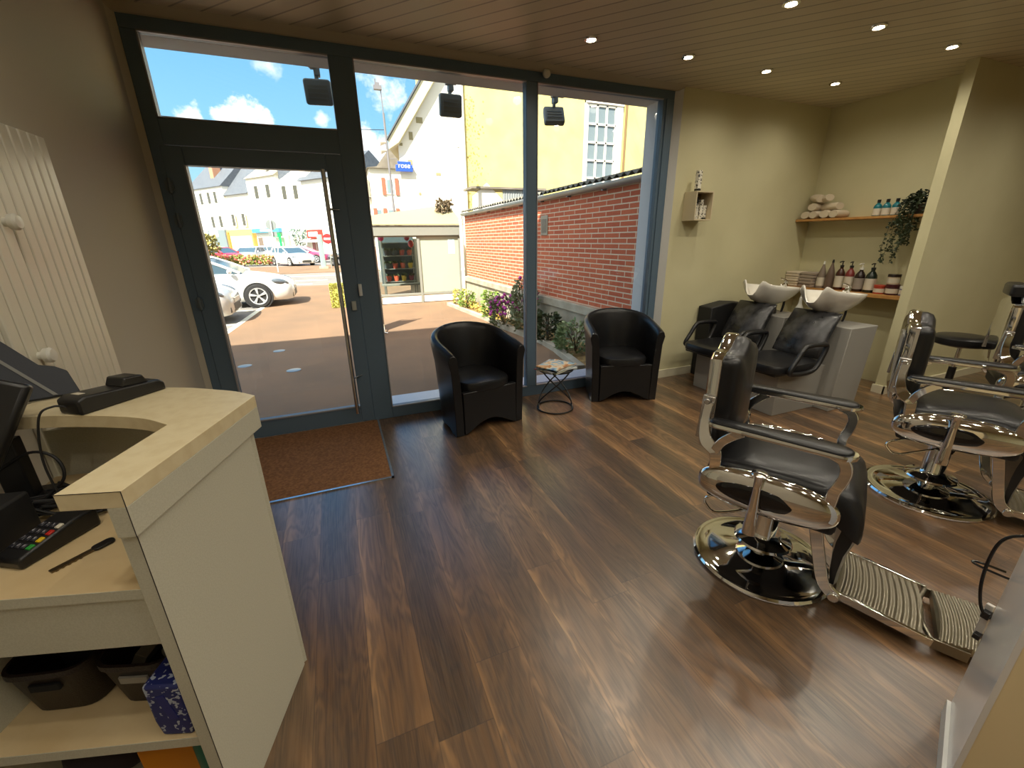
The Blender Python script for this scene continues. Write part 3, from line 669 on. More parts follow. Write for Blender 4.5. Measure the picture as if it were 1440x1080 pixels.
# ================================================================== ALCOVE SHELVES
t = struct(B().box(4.97, 5.199, 2.312, 3.549, 1.645, 1.668), 'wall_shelf', OAK, smooth=False, bevel=0.002); del t['kind']; tag(t, 'upper oak shelf in the alcove carrying rolled towels', 'shelf')
t = struct(B().box(4.93, 5.199, 2.312, 3.549, 0.90, 0.932), 'wall_shelf', OAK, smooth=False, bevel=0.002); del t['kind']; tag(t, 'lower oak shelf in the alcove behind the basins', 'shelf')
def roll(label, loc, r, ln, rot, flat=0.8):
    rs = []
    N = 28
    for k in range(9):
        s = k/8; f = 1-0.12*(2*s-1)**8
        rs.append([(-ln/2+ln*s, r*f*math.cos(2*PI*i/N)*(1+0.05*math.sin(3*i+k)), r*flat*f*math.sin(2*PI*i/N)*(1+0.05*math.cos(2*i+k))) for i in range(N)])
    b = B().rings(rs); b.xform(Euler(rot).to_matrix().to_4x4())
    o = b.build('rolled_towel', TOWEL, None, loc=loc, angle=60); tag(o, label, 'towel', 'rolled towels on the upper shelf')
Z0 = 1.669
roll('rolled cream towel at the left end of the bottom row', (5.07, 3.46, Z0+0.040), 0.05, 0.2, (0, 0, 0.05))
roll('rolled cream towel second along the bottom row', (5.07, 3.36, Z0+0.040), 0.05, 0.2, (0, 0, -0.05))
roll('rolled cream towel third along the bottom row', (5.07, 3.255, Z0+0.042), 0.052, 0.2, (0, 0, 0.1))
roll('rolled cream towel at the right end of the bottom row', (5.07, 3.15, Z0+0.040), 0.05, 0.2, (0, 0, 0.0))
roll('rolled cream towel left in the middle row', (5.08, 3.41, Z0+0.122), 0.05, 0.19, (0, 0, 0.1))
roll('rolled cream towel lying across the middle row', (5.08, 3.25, Z0+0.118), 0.048, 0.24, (0, 0, 1.2))
roll('rolled cream towel on top of the pile, slanting', (5.08, 3.42, Z0+0.215), 0.05, 0.2, (0, -0.1, 0.9))
roll('rolled cream towel on top of the pile, toward the bottles', (5.08, 3.335, Z0+0.20), 0.046, 0.2, (0, 0.1, 1.0))
def bottle(name, label, loc, r, h, mats, group, pump=False, sq=False, lab=(0.12, 0.62)):
    t = thing(name, label, 'bottle', loc, random.uniform(-0.3, 0.3), group)
    prof = [(0, 0), (r*0.94, 0), (r, 0.006), (r, h*0.66), (r*0.93, h*0.76), (r*0.55, h*0.90), (r*0.36, h*0.94), (r*0.36, h), (0, h)]
    B().lathe(prof, seg=24).build('body', mats[0], t)
    if mats[1]: B().lathe([(r+0.0004, h*lab[0]), (r+0.001, h*lab[0]), (r+0.001, h*lab[1]), (r+0.0004, h*lab[1])], seg=24).build('label_band', mats[1], t)
    if pump:
        B().cyl((0, 0, h), (0, 0, h+0.022), r*0.42, seg=16).cyl((0, 0, h+0.02), (0, 0, h+0.055), 0.005, seg=8).tube([(0.012, 0, h+0.058), (-0.02, 0, h+0.06), (-0.045, 0, h+0.052)], 0.006, seg=8).build('pump', mats[2], t)
    else:
        B().cyl((0, 0, h-0.002), (0, 0, h+0.026), r*0.44, seg=16).build('cap', mats[2], t)
    return t
TEAL = M('teal_plastic', S(24, 110, 120), 0.3); LABW = M('label_paper', S(206, 198, 180), 0.6)
AMB = M('amber_plastic', S(66, 34, 24), 0.25); RED = M('dark_red_plastic', S(120, 44, 40), 0.3); DKB = M('dark_brown_plastic', S(38, 24, 22), 0.25); GRN = M('dark_green_plastic', S(28, 40, 32), 0.25)
for y, l in ((2.792, 'left'), (2.715, 'middle'), (2.635, 'right')):
    bottle('product_bottle', 'teal bottle with a white label, %s of the three on the upper shelf' % l, (5.06, y, 1.669), 0.034, 0.125, (TEAL, LABW, BLKPL), 'teal bottles on the upper shelf', lab=(0.06, 0.56))
for y, n, l, mt_ in ((3.47, 6, 'cream', TOWEL), (3.30, 5, 'greyish', TOWELG)):
    for k in range(n):
        h_ = 0.165/n
        o = rbox(B(), -0.09, 0.09, -0.08, 0.08, 0.0006, h_-0.0006, 0.02).build('folded_towel', mt_, None, loc=(5.06+random.uniform(-.006, .006), y+random.uniform(-.006, .006), 0.933+k*h_), bevel=0.008, seg=3)
        tag(o, 'folded %s towel, %s of its stack on the lower shelf' % (l, ['lowest', 'second from the bottom', 'third from the bottom', 'fourth from the bottom', 'fifth from the bottom', 'topmost'][k] if not (n == 5 and k == 4) else 'topmost'), 'towel', 'folded towels on the lower shelf')
GB = 'pump and cone bottles on the lower shelf'
def cone(label, y, r, h, m, lab):
    t = thing('product_bottle', label, 'bottle', (5.05, y, 0.933), 0, GB)
    B().lathe([(0, 0), (r, 0), (r, h*0.45), (r*0.8, h*0.65), (r*0.28, h*0.93), (r*0.2, h), (0, h)], seg=24).build('body', m, t)
    B().cyl((0, 0, h-0.002), (0, 0, h+0.03), 0.012, 0.008, seg=12).build('nozzle', WPLASTIC if lab else BLKPL, t)
    if lab: B().lathe([(r+0.0004, h*0.1), (r+0.001, h*0.1), (r+0.001, h*0.45), (r+0.0004, h*0.45)], seg=24).build('label_band', LABW, t)
cone('grey cone bottle with a white nozzle beside the towel stacks', 3.175, 0.042, 0.26, M('grey_plastic', S(126, 112, 98), 0.35), True)
cone('brown grey cone bottle without a label', 3.085, 0.042, 0.28, M('brown_grey_plastic', S(104, 86, 74), 0.35), False)
bottle('pump_bottle', 'dark brown pump bottle with a cream label beside the cone bottles', (5.05, 2.985, 0.933), 0.042, 0.235, (AMB, LABW, BLKPL), GB, True)
bottle('pump_bottle', 'reddish pump bottle with a cream label', (5.05, 2.89, 0.933), 0.042, 0.235, (RED, LABW, BLKPL), GB, True)
bottle('pump_bottle', 'black brown bottle with a white nozzle and grey label', (5.05, 2.79, 0.933), 0.045, 0.22, (DKB, M('grey_label', S(150, 140, 130), 0.6), WPLASTIC), GB, True)
bottle('pump_bottle', 'dark green pump bottle with a cream label nearest the jars', (5.05, 2.685, 0.933), 0.047, 0.225, (GRN, LABW, BLKPL), GB, True)
def jar(label, loc, r, h, m, lid):
    t = thing('product_jar', label, 'jar', loc, 0, 'jars on the lower shelf')
    B().lathe([(0, 0), (r, 0), (r, h*0.72), (0, h*0.72)], seg=28).build('body', m, t, bevel=0.002)
    B().lathe([(0, h*0.72+.0002), (r*1.03, h*0.72+.0002), (r*1.03, h), (0, h)], seg=28).build('lid', lid, t, bevel=0.003)
    B().lathe([(r+0.0004, h*0.15), (r+0.001, h*0.15), (r+0.001, h*0.6), (r+0.0004, h*0.6)], seg=28).build('label_band', LABW, t)
jar('orange red jar with a cream label, left of the jars', (5.04, 2.585, 0.933), 0.047, 0.085, M('orange_red', S(176, 62, 40), 0.35), M('orange_red', S(176, 62, 40), 0.35))
jar('dark wine red jar carrying the cream jar', (5.04, 2.475, 0.933), 0.052, 0.10, M('wine', S(70, 22, 28), 0.35), M('wine', S(70, 22, 28), 0.35))
jar('cream jar with a dark lid on top of the wine red jar', (5.04, 2.485, 1.0335), 0.05, 0.095, M('cream_plastic', S(200, 180, 150), 0.4), DKB)
jar('blue grey jar against the partition', (5.04, 2.385, 0.933), 0.03, 0.09, M('blue_grey', S(110, 112, 140), 0.4), WPLASTIC)
# trailing plant
t = thing('trailing_plant', 'dark green trailing plant hanging from the end of the upper shelf', 'plant', (5.06, 2.45, 1.669))
B().lathe([(0, 0), (0.05, 0), (0.065, 0.09), (0.058, 0.09), (0.045, 0.07), (0, 0.07)], seg=24).build('pot', M('dark_pot', S(60, 52, 44), 0.7), t)
LEAF = M('ivy_leaf', S(38, 48, 30), 0.5, noise=(8, S(62, 74, 44), 0.35, 0.7))
st = B(); lf = B()
def leaf(b, p, s, d):
    d = Vector(d).normalized(); u = d.orthogonal().normalized(); u = (Matrix.Rotation(random.uniform(0, 6.28), 3, d) @ u); n = d.cross(u)*0.15
    q = Vector(p); vs = [q, q+d*s*0.35+u*s*0.32+n*s, q+d*s*0.7+u*s*0.22, q+d*s, q+d*s*0.7-u*s*0.22, q+d*s*0.35-u*s*0.32+n*s]
    V = [b.bm.verts.new(v) for v in vs]; b.face([V[0], V[1], V[2], V[3]]); b.face([V[0], V[3], V[4], V[5]])
random.seed(11)
for k in range(19):
    a = random.uniform(0, 2*PI); x0, y0 = 0.05*math.cos(a), 0.05*math.sin(a)
    out = random.uniform(0.03, 0.10); drop = random.choice([0.08, 0.14, 0.2, 0.26]) if k > 5 else random.uniform(0.3, 0.44)
    dx = -abs(random.uniform(0.02, 0.12)); dy = random.uniform(-0.05, 0.09)
    if k <= 5: dy = random.uniform(0.03, 0.13)
    pts = spline([(x0, y0, 0.08), (x0+dx*0.5, y0+dy*0.5, 0.15+random.uniform(-.03, .06)), (x0+dx, y0+dy*0.8, 0.05), (x0+dx-0.01, y0+dy+random.uniform(-.01, .03), -drop*0.6), (x0+dx, y0+dy+random.uniform(-0.02, 0.05), -drop)], 7)
    st.tube(pts, 0.0018, seg=5)
    for p in pts[2:]:
        for _ in range(2):
            leaf(lf, p, random.uniform(0.022, 0.036), (random.uniform(-1, 0.3), random.uniform(-1, 1), random.uniform(-1, 0.5)))
st.build('stem', LEAF, t); lf.build('leaves', LEAF, t, smooth=False)
# ================================================================== RECEPTION DESK (local frame: x along its front, y into the desk, measured from the corner of the end panel)
DO = Vector((-0.44, 0.93, 0)); DR = math.atan2(-0.293, 0.957)
def DW(x, y, z): return DO + Vector((0.957*x+0.293*y, -0.293*x+0.957*y, z))
t = thing('reception_desk', 'pale laminate reception desk with raised ledge, open shelves and end panel', 'reception desk', DO, DR)
dk = t
B().box(-0.032, 0.0, 0.0, 0.455, 0.0, 0.957).build('end_panel', LAMIN, t, bevel=0.0015)
outer = [(0.012, -0.014), (0.012, 0.506)]+[tuple(p[:2]) for p in spline([(0.012, 0.506, 0), (-0.065, 0.552, 0), (-0.148, 0.582, 0), (-0.25, 0.612, 0), (-0.354, 0.626, 0), (-0.50, 0.628, 0), (-0.63, 0.612, 0)], 5)][1:]
inner = [tuple(p[:2]) for p in spline([(-0.63, 0.40, 0), (-0.50, 0.408, 0), (-0.40, 0.402, 0), (-0.30, 0.384, 0), (-0.20, 0.355, 0), (-0.110, 0.305, 0)], 5)]+[(-0.106, -0.014)]
INK = M('dark_edge_line', S(46, 40, 36), 0.6)
B().box(-0.0005, 0.0006, -0.0008, 0.0006, 0.0, 0.957).build('edge_band', INK, t, smooth=False)
B().box(0.0115, 0.0126, -0.0148, -0.0136, 0.956, 1.0602).box(-0.106, 0.0125, -0.0147, -0.0138, 1.0592, 1.0604).build('ledge_edge_band', INK, t, smooth=False)
B().box(-0.55, -0.0335, 0.0165, 0.0179, 0.7745, 0.7995).build('worktop_edge_band', LAMIN, t, smooth=False)
B().box(-0.55, -0.0335, 0.0105, 0.0119, 0.3055, 0.3345).build('shelf_edge_band', LAMIN, t, smooth=False)
B().prism(outer+inner, 'z', 1.024, 1.06).build('ledge', M('ledge_laminate', S(226, 212, 176), 0.42, noise=(30, S(218, 202, 164), 0.4, 0.65)), t, bevel=0.001)
# fascia under the outer edge
fo = outer; fi = [(0.012-0.035, -0.014), (0.012-0.035, 0.488)]+[(x-0.012, y-0.03) for x, y in outer[2:]]
B().prism(fo+fi[::-1], 'z', 0.956, 1.0238).build('fascia', LAMIN, t, bevel=0.001)
# curved back panel
bo = [(x-0.01, y-0.035) for x, y in outer[1:]]; bi = [(x-0.03, y-0.06) for x, y in outer[1:]]
B().prism(bo+bi[::-1], 'z', 0.0, 0.9555).build('back_panel', LAMIN, t)
B().prism([(-0.033, 0.018), (-0.033, 0.44)]+[(x-0.04, y-0.068) for x, y in outer[2:]]+[(-0.55, 0.018)], 'z', 0.775, 0.80).build('worktop', LAMWD, t, bevel=0.001)
B().box(-0.55, -0.033, 0.026, 0.044, 0.632, 0.774).build('apron', LAMIN, t, bevel=0.001)
B().prism([(-0.033, 0.012), (-0.033, 0.42), (-0.55, 0.5), (-0.55, 0.012)], 'z', 0.305, 0.335).build('shelf', LAMWD, t, bevel=0.001)
B().prism([(-0.033, 0.012), (-0.033, 0.42), (-0.55, 0.5), (-0.55, 0.012)], 'z', 0.03, 0.055).build('bottom_panel', LAMIN, t, bevel=0.001)
B().box(-0.575, -0.55, 0.012, 0.56, 0.0, 0.80).build('divider', LAMIN, t, bevel=0.001)
def on(name, label, cat, x, y, z, rot=0, group=None): return thing(name, label, cat, DW(x, y, z), DR+rot, group)
# receipt printer / cradle on the ledge
t = on('card_terminal_cradle', 'black card terminal cradle with a cable on the desk ledge', 'card terminal', -0.385, 0.515, 1.0605, R(-20))
B().prism([(-0.115, 0.0), (0.115, 0.0), (0.115, 0.024), (0.10, 0.036), (-0.095, 0.050), (-0.115, 0.040)], 'x', -0.042, 0.042).build('body', BLKPL, t, bevel=0.006, seg=3)
B().prism([(0.0, 0.042), (0.075, 0.036), (0.062, 0.064), (0.012, 0.068)], 'x', -0.036, 0.036).build('paper_roll_cover', BLKPL, t, bevel=0.004)
B().obox((-0.005, -0.082, 0.0495), (0.03, 0.016, 0.001), (R(-4), 0, 0)).build('sticker', M('label_paper', S(206, 198, 180), 0.6), t, smooth=False)
cb = spline([(-0.01, -0.112, 0.02), (-0.02, -0.135, 0.03), (-0.03, -0.165, 0.01), (-0.03, -0.19, -0.10), (0.0, -0.20, -0.20), (0.03, -0.20, -0.252)], 8)
B().tube(cb, 0.0028, seg=8).build('cable', BLKPL, t)
# payment keypad
t = on('payment_keypad', 'black payment keypad with coloured keys lying on the desk worktop', 'card terminal', -0.375, 0.195, 0.8005, R(-14)); t.scale = (0.86, 0.86, 0.86)
B().prism([(-0.10, 0.0), (0.10, 0.0), (0.10, 0.062), (0.04, 0.060), (-0.092, 0.034), (-0.10, 0.026)], 'x', -0.045, 0.045).build('body', BLKPL, t, bevel=0.008, seg=3)
KEY = M('dark_key', S(38, 38, 46), 0.4); kc = {3: M('white_key', S(220, 215, 200), 0.4)}
cols = [M('red_key', S(190, 40, 30), 0.4), M('yellow_key', S(225, 190, 30), 0.4), M('green_key', S(40, 150, 60), 0.4)]
for r_ in range(4):
    for c_ in range(4):
        y = 0.012-0.024*r_; zz = 0.0600+0.197*(y-0.04)+0.001
        m_ = KEY if c_ < 3 else (kc[3] if r_ == 0 else cols[r_-1])
        B().obox((-0.027+0.019*c_, y, zz), (0.014, 0.017, 0.007), (math.atan(0.197), 0, 0)).build('key', m_, t, bevel=0.002)
dgb = B(); DIG = M('key_print', S(190, 190, 200), 0.5)
for r_ in range(4):
    for c_ in range(3):
        ch = '123456789*0#'[r_*3+c_]; y = 0.012-0.024*r_; zz = 0.0600+0.197*(y-0.04)+0.0049
        text_into(dgb, ch, 0.012, 0.0001, Matrix.Translation((-0.027+0.019*c_, y, zz)) @ Matrix.Rotation(math.atan(0.197), 4, 'X'))
dgb.build('key_print', DIG, t, smooth=False)
# key
t = on('metal_key', 'worn metal key with a dark head lying on the desk worktop', 'key', -0.258, 0.148, 0.8006, R(62)); t.scale = (1.2, 1.3, 1.2)
b = B().box(-0.055, 0.01, -0.005, 0.006, 0, 0.003)
for k in range(5): b.box(-0.05+0.009*k, -0.046+0.009*k, -0.007, -0.003, 0, 0.003)
b.build('blade', M('worn_brass', S(120, 104, 80), 0.35, 0.9), t)
rbox(B(), 0.008, 0.045, -0.010, 0.010, 0, 0.005, 0.009).build('head', BLKPL, t, bevel=0.001)
# screen at the left edge
t = on('touch_screen', 'black till touch screen seen from the side at the left edge of the desk', 'screen', -0.605, 0.36, 0.8005, R(14))
B().obox((0.0, -0.02, 0.27), (0.16, 0.035, 0.25), (R(-24), R(22), 0)).build('screen', BLKPL, t, bevel=0.012, seg=3)
rbox(B(), -0.07, 0.07, -0.09, 0.10, 0, 0.02, 0.03).box(-0.03, 0.03, 0.02, 0.06, 0.02, 0.2).build('stand', BLKPL, t, bevel=0.004)
t = on('cash_drawer', 'black cash drawer box on the worktop under the till screen', 'cash drawer', -0.50, 0.15, 0.8005, R(6))
rbox(B(), -0.085, 0.05, -0.09, 0.12, 0, 0.11, 0.01).build('case', BLKMAT, t, bevel=0.006)
t = on('cable_bundle', 'tangle of black cables on the worktop behind the keypad', 'cables', -0.40, 0.36, 0.8005)
b = B(); random.seed(5)
for k in range(7):
    pts = [(random.uniform(-0.2, 0.1), random.uniform(-0.08, 0.07), 0.006+0.012*random.random()+0.03*(q % 2)*random.random()) for q in range(6)]
    b.tube(spline(pts, 6), 0.004, seg=6)
b.build('cables', BLKMAT, t)
B().tube(spline([(-0.22, 0.0, 0.12), (-0.15, 0.03, 0.16), (-0.09, 0.03, 0.14), (-0.08, 0.02, 0.08), (-0.14, 0.0, 0.02)], 8), 0.004, seg=7).build('loop_cable', BLKMAT, t)
t = on('computer_mouse', 'black computer mouse resting under the desk ledge beside the cables', 'mouse', -0.235, 0.315, 0.8005, R(20))
B().sph((0, 0, 0.0), 0.04, 20, (0.75, 1.25, 0.75)).build('shell', BLKGLOSS, t); t.location.z += 0.031
t = on('red_pen', 'small red capped marker beside the computer mouse', 'pen', -0.175, 0.322, 0.8105, R(80))
B().cyl((-0.05, 0, 0), (0.05, 0, 0), 0.009, seg=14).build('barrel', BLKPL, t); B().cyl((0.0502, 0, 0), (0.07, 0, 0), 0.0095, seg=14).build('cap', M('red_cap', S(170, 30, 40), 0.4), t)
# navy folder stand on the ledge
t = on('document_stand', 'dark navy document stand leaning by the radiator on the desk ledge', 'document stand', -0.602, 0.548, 1.0605, R(38))
NAVY = M('navy_board', S(24, 30, 42), 0.5, bump=(300, 0.1))
b = B(); b.prism([(-0.075, 0.0), (0.07, 0.0), (0.055, 0.075), (0.03, 0.095), (0.0, 0.105), (-0.10, 0.25), (-0.22, 0.25), (-0.12, 0.08)], 'y', -0.008, 0.008); b.xform(Matrix.Translation((0, 0, 0.004)) @ Matrix.Rotation(R(-28), 4, 'X'))
b.build('board', NAVY, t, bevel=0.002)
b = B(); b.prism([(0.012, 0.004), (0.022, 0.004), (-0.15, 0.248), (-0.16, 0.248)], 'y', -0.011, -0.0085); b.xform(Matrix.Translation((0, 0, 0.004)) @ Matrix.Rotation(R(-28), 4, 'X'))
b.build('strap', M('grey_strap', S(120, 120, 116), 0.5), t, smooth=False)
# baskets and boxes on the shelves
BASK = M('dark_brown_plastic_weave', S(34, 24, 21), 0.45, bump=(260, 0.9))
def basket(label, x, y, w_, d_, h_, rot):
    t = on('storage_basket', label, 'basket', x, y, 0.3355, rot, 'brown baskets in the desk')
    rs = []
    for f, z in ((0.82, 0.0), (0.86, 0.004), (1.0, h_-0.02), (1.04, h_-0.016), (1.04, h_), (0.98, h_), (0.95, h_-0.02), (0.80, 0.012)):
        pts = []
        for k in range(32):
            a = 2*PI*k/32; cx, cy = math.cos(a), math.sin(a)
            pts.append((w_/2*f*math.copysign(abs(cx)**0.4, cx), d_/2*f*math.copysign(abs(cy)**0.4, cy), z))
        rs.append(pts)
    B().rings(rs).build('tub', BASK, t, angle=50)
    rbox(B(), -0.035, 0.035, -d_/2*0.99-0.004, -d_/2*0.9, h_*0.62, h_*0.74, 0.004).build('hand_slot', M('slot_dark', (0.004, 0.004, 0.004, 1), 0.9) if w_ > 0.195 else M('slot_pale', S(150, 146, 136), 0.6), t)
    return t
basket('dark brown woven plastic basket at the left of the desk shelf', -0.435, 0.235, 0.20, 0.28, 0.16, R(2))
basket('dark brown woven plastic basket beside the blue box on the desk shelf', -0.215, 0.235, 0.19, 0.28, 0.16, R(-2))
t = on('paper_roll', 'white paper rolls packet lying in the right basket', 'paper roll', -0.165, 0.22, 0.420, R(-2))
B().cyl((0, -0.06, 0.03), (0, 0.09, 0.03), 0.026, seg=20).build('roll', M('grey_paper', S(150, 146, 134), 0.7), t)
t = on('flat_carton', 'flat beige carton leaning in the right basket', 'carton', -0.235, 0.22, 0.42, R(-2))
B().obox((0, 0, 0.03), (0.03, 0.16, 0.05), (0, R(30), 0)).build('carton', M('beige_card', S(120, 112, 96), 0.7), t, bevel=0.001)
t = on('dark_jar', 'dark jar standing in the left basket', 'jar', -0.43, 0.235, 0.3495, 0)
B().lathe([(0, 0), (0.06, 0), (0.065, 0.11), (0.05, 0.135), (0, 0.135)], seg=24).build('jar', BLKMAT, t)
DOT = print_mat('blue_dotted', S(34, 44, 110), S(170, 180, 200), 90, 0.60)
t = on('blue_box', 'blue box patterned with white specks against the desk end panel', 'box', -0.085, 0.105, 0.3355, R(-3))
B().prism([(-0.04, 0.0), (0.035, 0.0), (0.043, 0.06), (0.043, 0.17), (-0.048, 0.17), (-0.048, 0.05)], 'y', -0.085, 0.09).build('case', DOT, t, bevel=0.008, seg=3)
B().obox((-0.003, -0.0855, 0.10), (0.022, 0.002, 0.08), (0, R(-12), 0)).build('flap', M('blue_flap', S(36, 44, 120), 0.5), t, smooth=False)
t = on('yellow_box', 'orange yellow packet with a white oval on the bottom of the desk', 'box', -0.21, 0.14, 0.0555, R(20))
B().box(-0.055, 0.055, -0.08, 0.08, 0, 0.19).build('carton', M('orange_card', S(206, 132, 24), 0.5), t, bevel=0.002)
B().lathe([(0, 0), (0.022, 0), (0.022, 0.0008), (0, 0.0008)], (0.0, -0.04, 0.1902), 20).build('oval_mark', M('label_paper', S(206, 198, 180), 0.6), t)
t = on('green_ball', 'green rounded bottle beside the desk end panel at the bottom', 'bottle', -0.085, 0.12, 0.0555)
B().lathe([(0, 0), (0.05, 0), (0.06, 0.03), (0.06, 0.14), (0.045, 0.18), (0.02, 0.2), (0, 0.2)], seg=24).build('body', M('green_plastic', S(30, 110, 92), 0.45), t)
t = on('dark_bag', 'dark bag lying on the bottom of the desk beside the yellow packet', 'bag', -0.40, 0.17, 0.0555)
B().sph((0, 0, 0.0), 0.11, 20, (1.1, 1.0, 0.85)).build('bag', M('dark_cloth', S(36, 30, 36), 0.9), t); t.location.z += 0.094
# ================================================================== RADIATOR
t = thing('panel_radiator', 'tall white vertical fluted radiator on the left wall', 'radiator', (-1.0, 2.07, 0.0))
RADM = M('white_radiator_enamel', S(226, 222, 206), 0.28)
b = B().box(0.001, 0.02, -0.30, 0.30, 0.10, 1.895)
for k in range(11): b.box(0.02, 0.036, -0.298+0.0545*k, -0.298+0.0545*k+0.047, 0.104, 1.891)
b.build('panel', RADM, t, bevel=0.004)
for y in (-0.22, 0.22): B().box(0.004, 0.03, y-0.02, y+0.02, 0.0, 0.0998).build('foot', RADM, t, bevel=0.002)
for y, z in ((-0.12, 1.575), (-0.20, 1.15)):
    B().lathe([(0, 0), (0.014, 0.0), (0.014, 0.01), (0.024, 0.016), (0.026, 0.03), (0.02, 0.038), (0, 0.04)], (0.036, y, z), 22, (1, 0, 0)).build('towel_peg', WPLASTIC, t)
# ================================================================== DRYER HOLDER ON THE PILLAR
t = thing('dryer_holder', 'black wire hair dryer holder clamped to the edge of the styling cabinet', 'dryer holder', (1.664, 0.335, 0.42))
o0 = Vector((1.664, 0.335, 0.42))
def PW(l): return [Vector(p)-o0 for p in l]
lp = spline(PW([(1.70, 0.30, 0.715), (1.656, 0.355, 0.708), (1.645, 0.384, 0.675), (1.643, 0.392, 0.609), (1.645, 0.388, 0.521), (1.650, 0.374, 0.451), (1.658, 0.358, 0.418), (1.672, 0.345, 0.415), (1.70, 0.33, 0.425)]), 7)
B().tube(lp, 0.0042, seg=10).build('wire_loop', BLKGLOSS, t)
B().tube(spline(PW([(1.71, 0.33, 0.548), (1.67, 0.345, 0.560), (1.648, 0.384, 0.567), (1.636, 0.412, 0.573), (1.640, 0.418, 0.577), (1.662, 0.400, 0.572), (1.71, 0.37, 0.552)]), 7), 0.0035, seg=10).build('side_loop', BLKGLOSS, t)
B().box(-0.012, 0.012, 0.014, 0.032, -0.012, 0.012).build('clamp_block', BLKPL, t, bevel=0.002)
B().box(-0.012, 0.012, 0.014, 0.030, -0.092, -0.074).build('clamp_block', BLKPL, t, bevel=0.002)
B().box(0.006, 0.018, 0.016, 0.034, -0.10, 0.03).build('clear_rail', M('clear_acrylic', S(200, 196, 190), 0.15), t, bevel=0.002)
# ================================================================== OUTSIDE
GZ = -0.22
RENDER = M('white_render', S(232, 226, 210), 0.85, bump=(30, 0.2))
PAVE = M('brown_asphalt', S(128, 100, 74), 0.9, noise=(1.2, S(114, 91, 69), 0.35, 0.7), bump=(120, 0.6))
ASPH = M('grey_asphalt', S(128, 124, 118), 0.9, noise=(1.5, S(112, 108, 104), 0.35, 0.7), bump=(120, 0.6))
LINE = M('road_paint', S(226, 222, 200), 0.8)
CONC = M('concrete', S(176, 168, 150), 0.9, noise=(4, S(150, 142, 122), 0.35, 0.7), bump=(60, 0.4))
SLATE = M('slate_roof', S(92, 98, 104), 0.7, noise=(3, S(78, 84, 92), 0.4, 0.6))
SLATE2 = M('brown_tile_roof', S(130, 122, 108), 0.8, noise=(3, S(112, 104, 92), 0.4, 0.6))
struct(B().box(-90, 80, 3.75, 150, -0.6, GZ-0.012), 'ground', ASPH, 'grey asphalt street and square', smooth=False)
b = B()
ys = [(3.7, -0.02), (3.95, -0.02), (5.3, -0.09), (6.7, -0.155), (8.0, GZ), (19.8, GZ)]
def pe(y): return -2.43+0.05*(y-5)
b.rings([[(pe(y), y, z), (12.0, y, z), (12.0, y, z-0.3), (pe(y), y, z-0.3)] for y, z in ys])
struct(b, 'ground_paving', PAVE, 'brown asphalt forecourt outside the window', smooth=False)
b = B(); b.rings([[(-12.0, y, z-0.002), (pe(y), y, z-0.002), (pe(y), y, z-0.3), (-12.0, y, z-0.3)] for y, z in ys])
struct(b, 'ground_parking', ASPH, smooth=False)
b = B(); b.rings([[(pe(y)-0.1, y, z+0.004), (pe(y)+0.02, y, z+0.004), (pe(y)+0.02, y, z-0.02), (pe(y)-0.1, y, z-0.02)] for y, z in ys[1:5]+[(15.2, GZ)]])
struct(b, 'road_marking', LINE, 'white painted line along the parking bay', smooth=False)
b = B()
for y in (10.9, 13.1): b.box(-7.5, -2.2, y, y+0.1, GZ-0.01, GZ+0.003)
for y in (20.6, 22.6, 25.6): b.box(-14, -1.2+0.3*(y-20), y, y+0.16, GZ-0.012, GZ+0.002)
struct(b, 'road_marking', LINE, smooth=False)
struct(B().box(-40, 6, 28.2, 37.0, -0.5, GZ+0.02), 'ground_island', PAVE, smooth=False)
# own building
FAC = M('outer_render', S(214, 214, 212), 0.8)
struct(B().box(-14, 12, 3.70, 3.90, 2.70, 6.5), 'wall_outside_upper', FAC, smooth=False)
struct(B().box(-14, -0.945, 3.70, 3.90, -0.3, 2.70), 'wall_outside_left', FAC, smooth=False)
struct(B().box(3.005, 12, 3.702, 3.86, -0.3, 2.70), 'wall_outside_right', FAC, 'pale outer jamb right of the window', smooth=False)
struct(B().box(-14, 12, -7, 3.70, 2.86, 6.5), 'roof_slab', CONC, smooth=False)
struct(B().box(-1.3, 7.5, -3.4, 3.70, -0.5, -0.12), 'foundation', CONC, smooth=False)
# floodlights under the lintel
def flood(label, x, tilt, yaw):
    t = thing('floodlight', label, 'floodlight', (x, 4.10, 2.645), 0, 'floodlights above the shop window')
    dkg = M('dark_grey_metal', S(124, 132, 132), 0.5)
    B().box(-0.03, 0.03, -0.20, -0.16, 0.06, 0.20).box(-0.02, 0.02, -0.17, -0.0, 0.10, 0.14).box(0.005, 0.05, -0.03, 0.03, 0.06, 0.15).cyl((0.02, 0, 0.03), (0.02, 0, 0.12), 0.016, seg=10).build('bracket', dkg, t, bevel=0.004)
    m = Matrix.Translation((0.02, 0.0, -0.045)) @ Euler((tilt, 0, yaw)).to_matrix().to_4x4()
    b = B(); rbox(b, -0.098, 0.098, -0.085, 0.085, -0.028, 0.028, 0.02); b.xform(m @ Matrix.Rotation(R(90), 4, 'X'))
    b.build('housing', dkg, t, bevel=0.01)
    b = B(); b.box(-0.072, 0.072, -0.031, -0.0282, -0.055, 0.045); b.xform(m)
    b.build('heat_sink_panel', M('grey_panel', S(120, 122, 118), 0.4), t, bevel=0.004)
    b = B()
    for k in range(3): b.box(-0.07, 0.07, -0.036, -0.031, -0.04+0.03*k, -0.034+0.03*k)
    b.xform(m); b.build('fins', dkg, t, smooth=False)
flood('dark floodlight hanging outside the transom above the entrance door', 0.045, R(12), R(-8))
flood('dark floodlight hanging outside the middle window pane', 1.095, R(8), 0)
flood('dark floodlight tilted down outside the right window pane', 2.10, R(-30), R(-14))
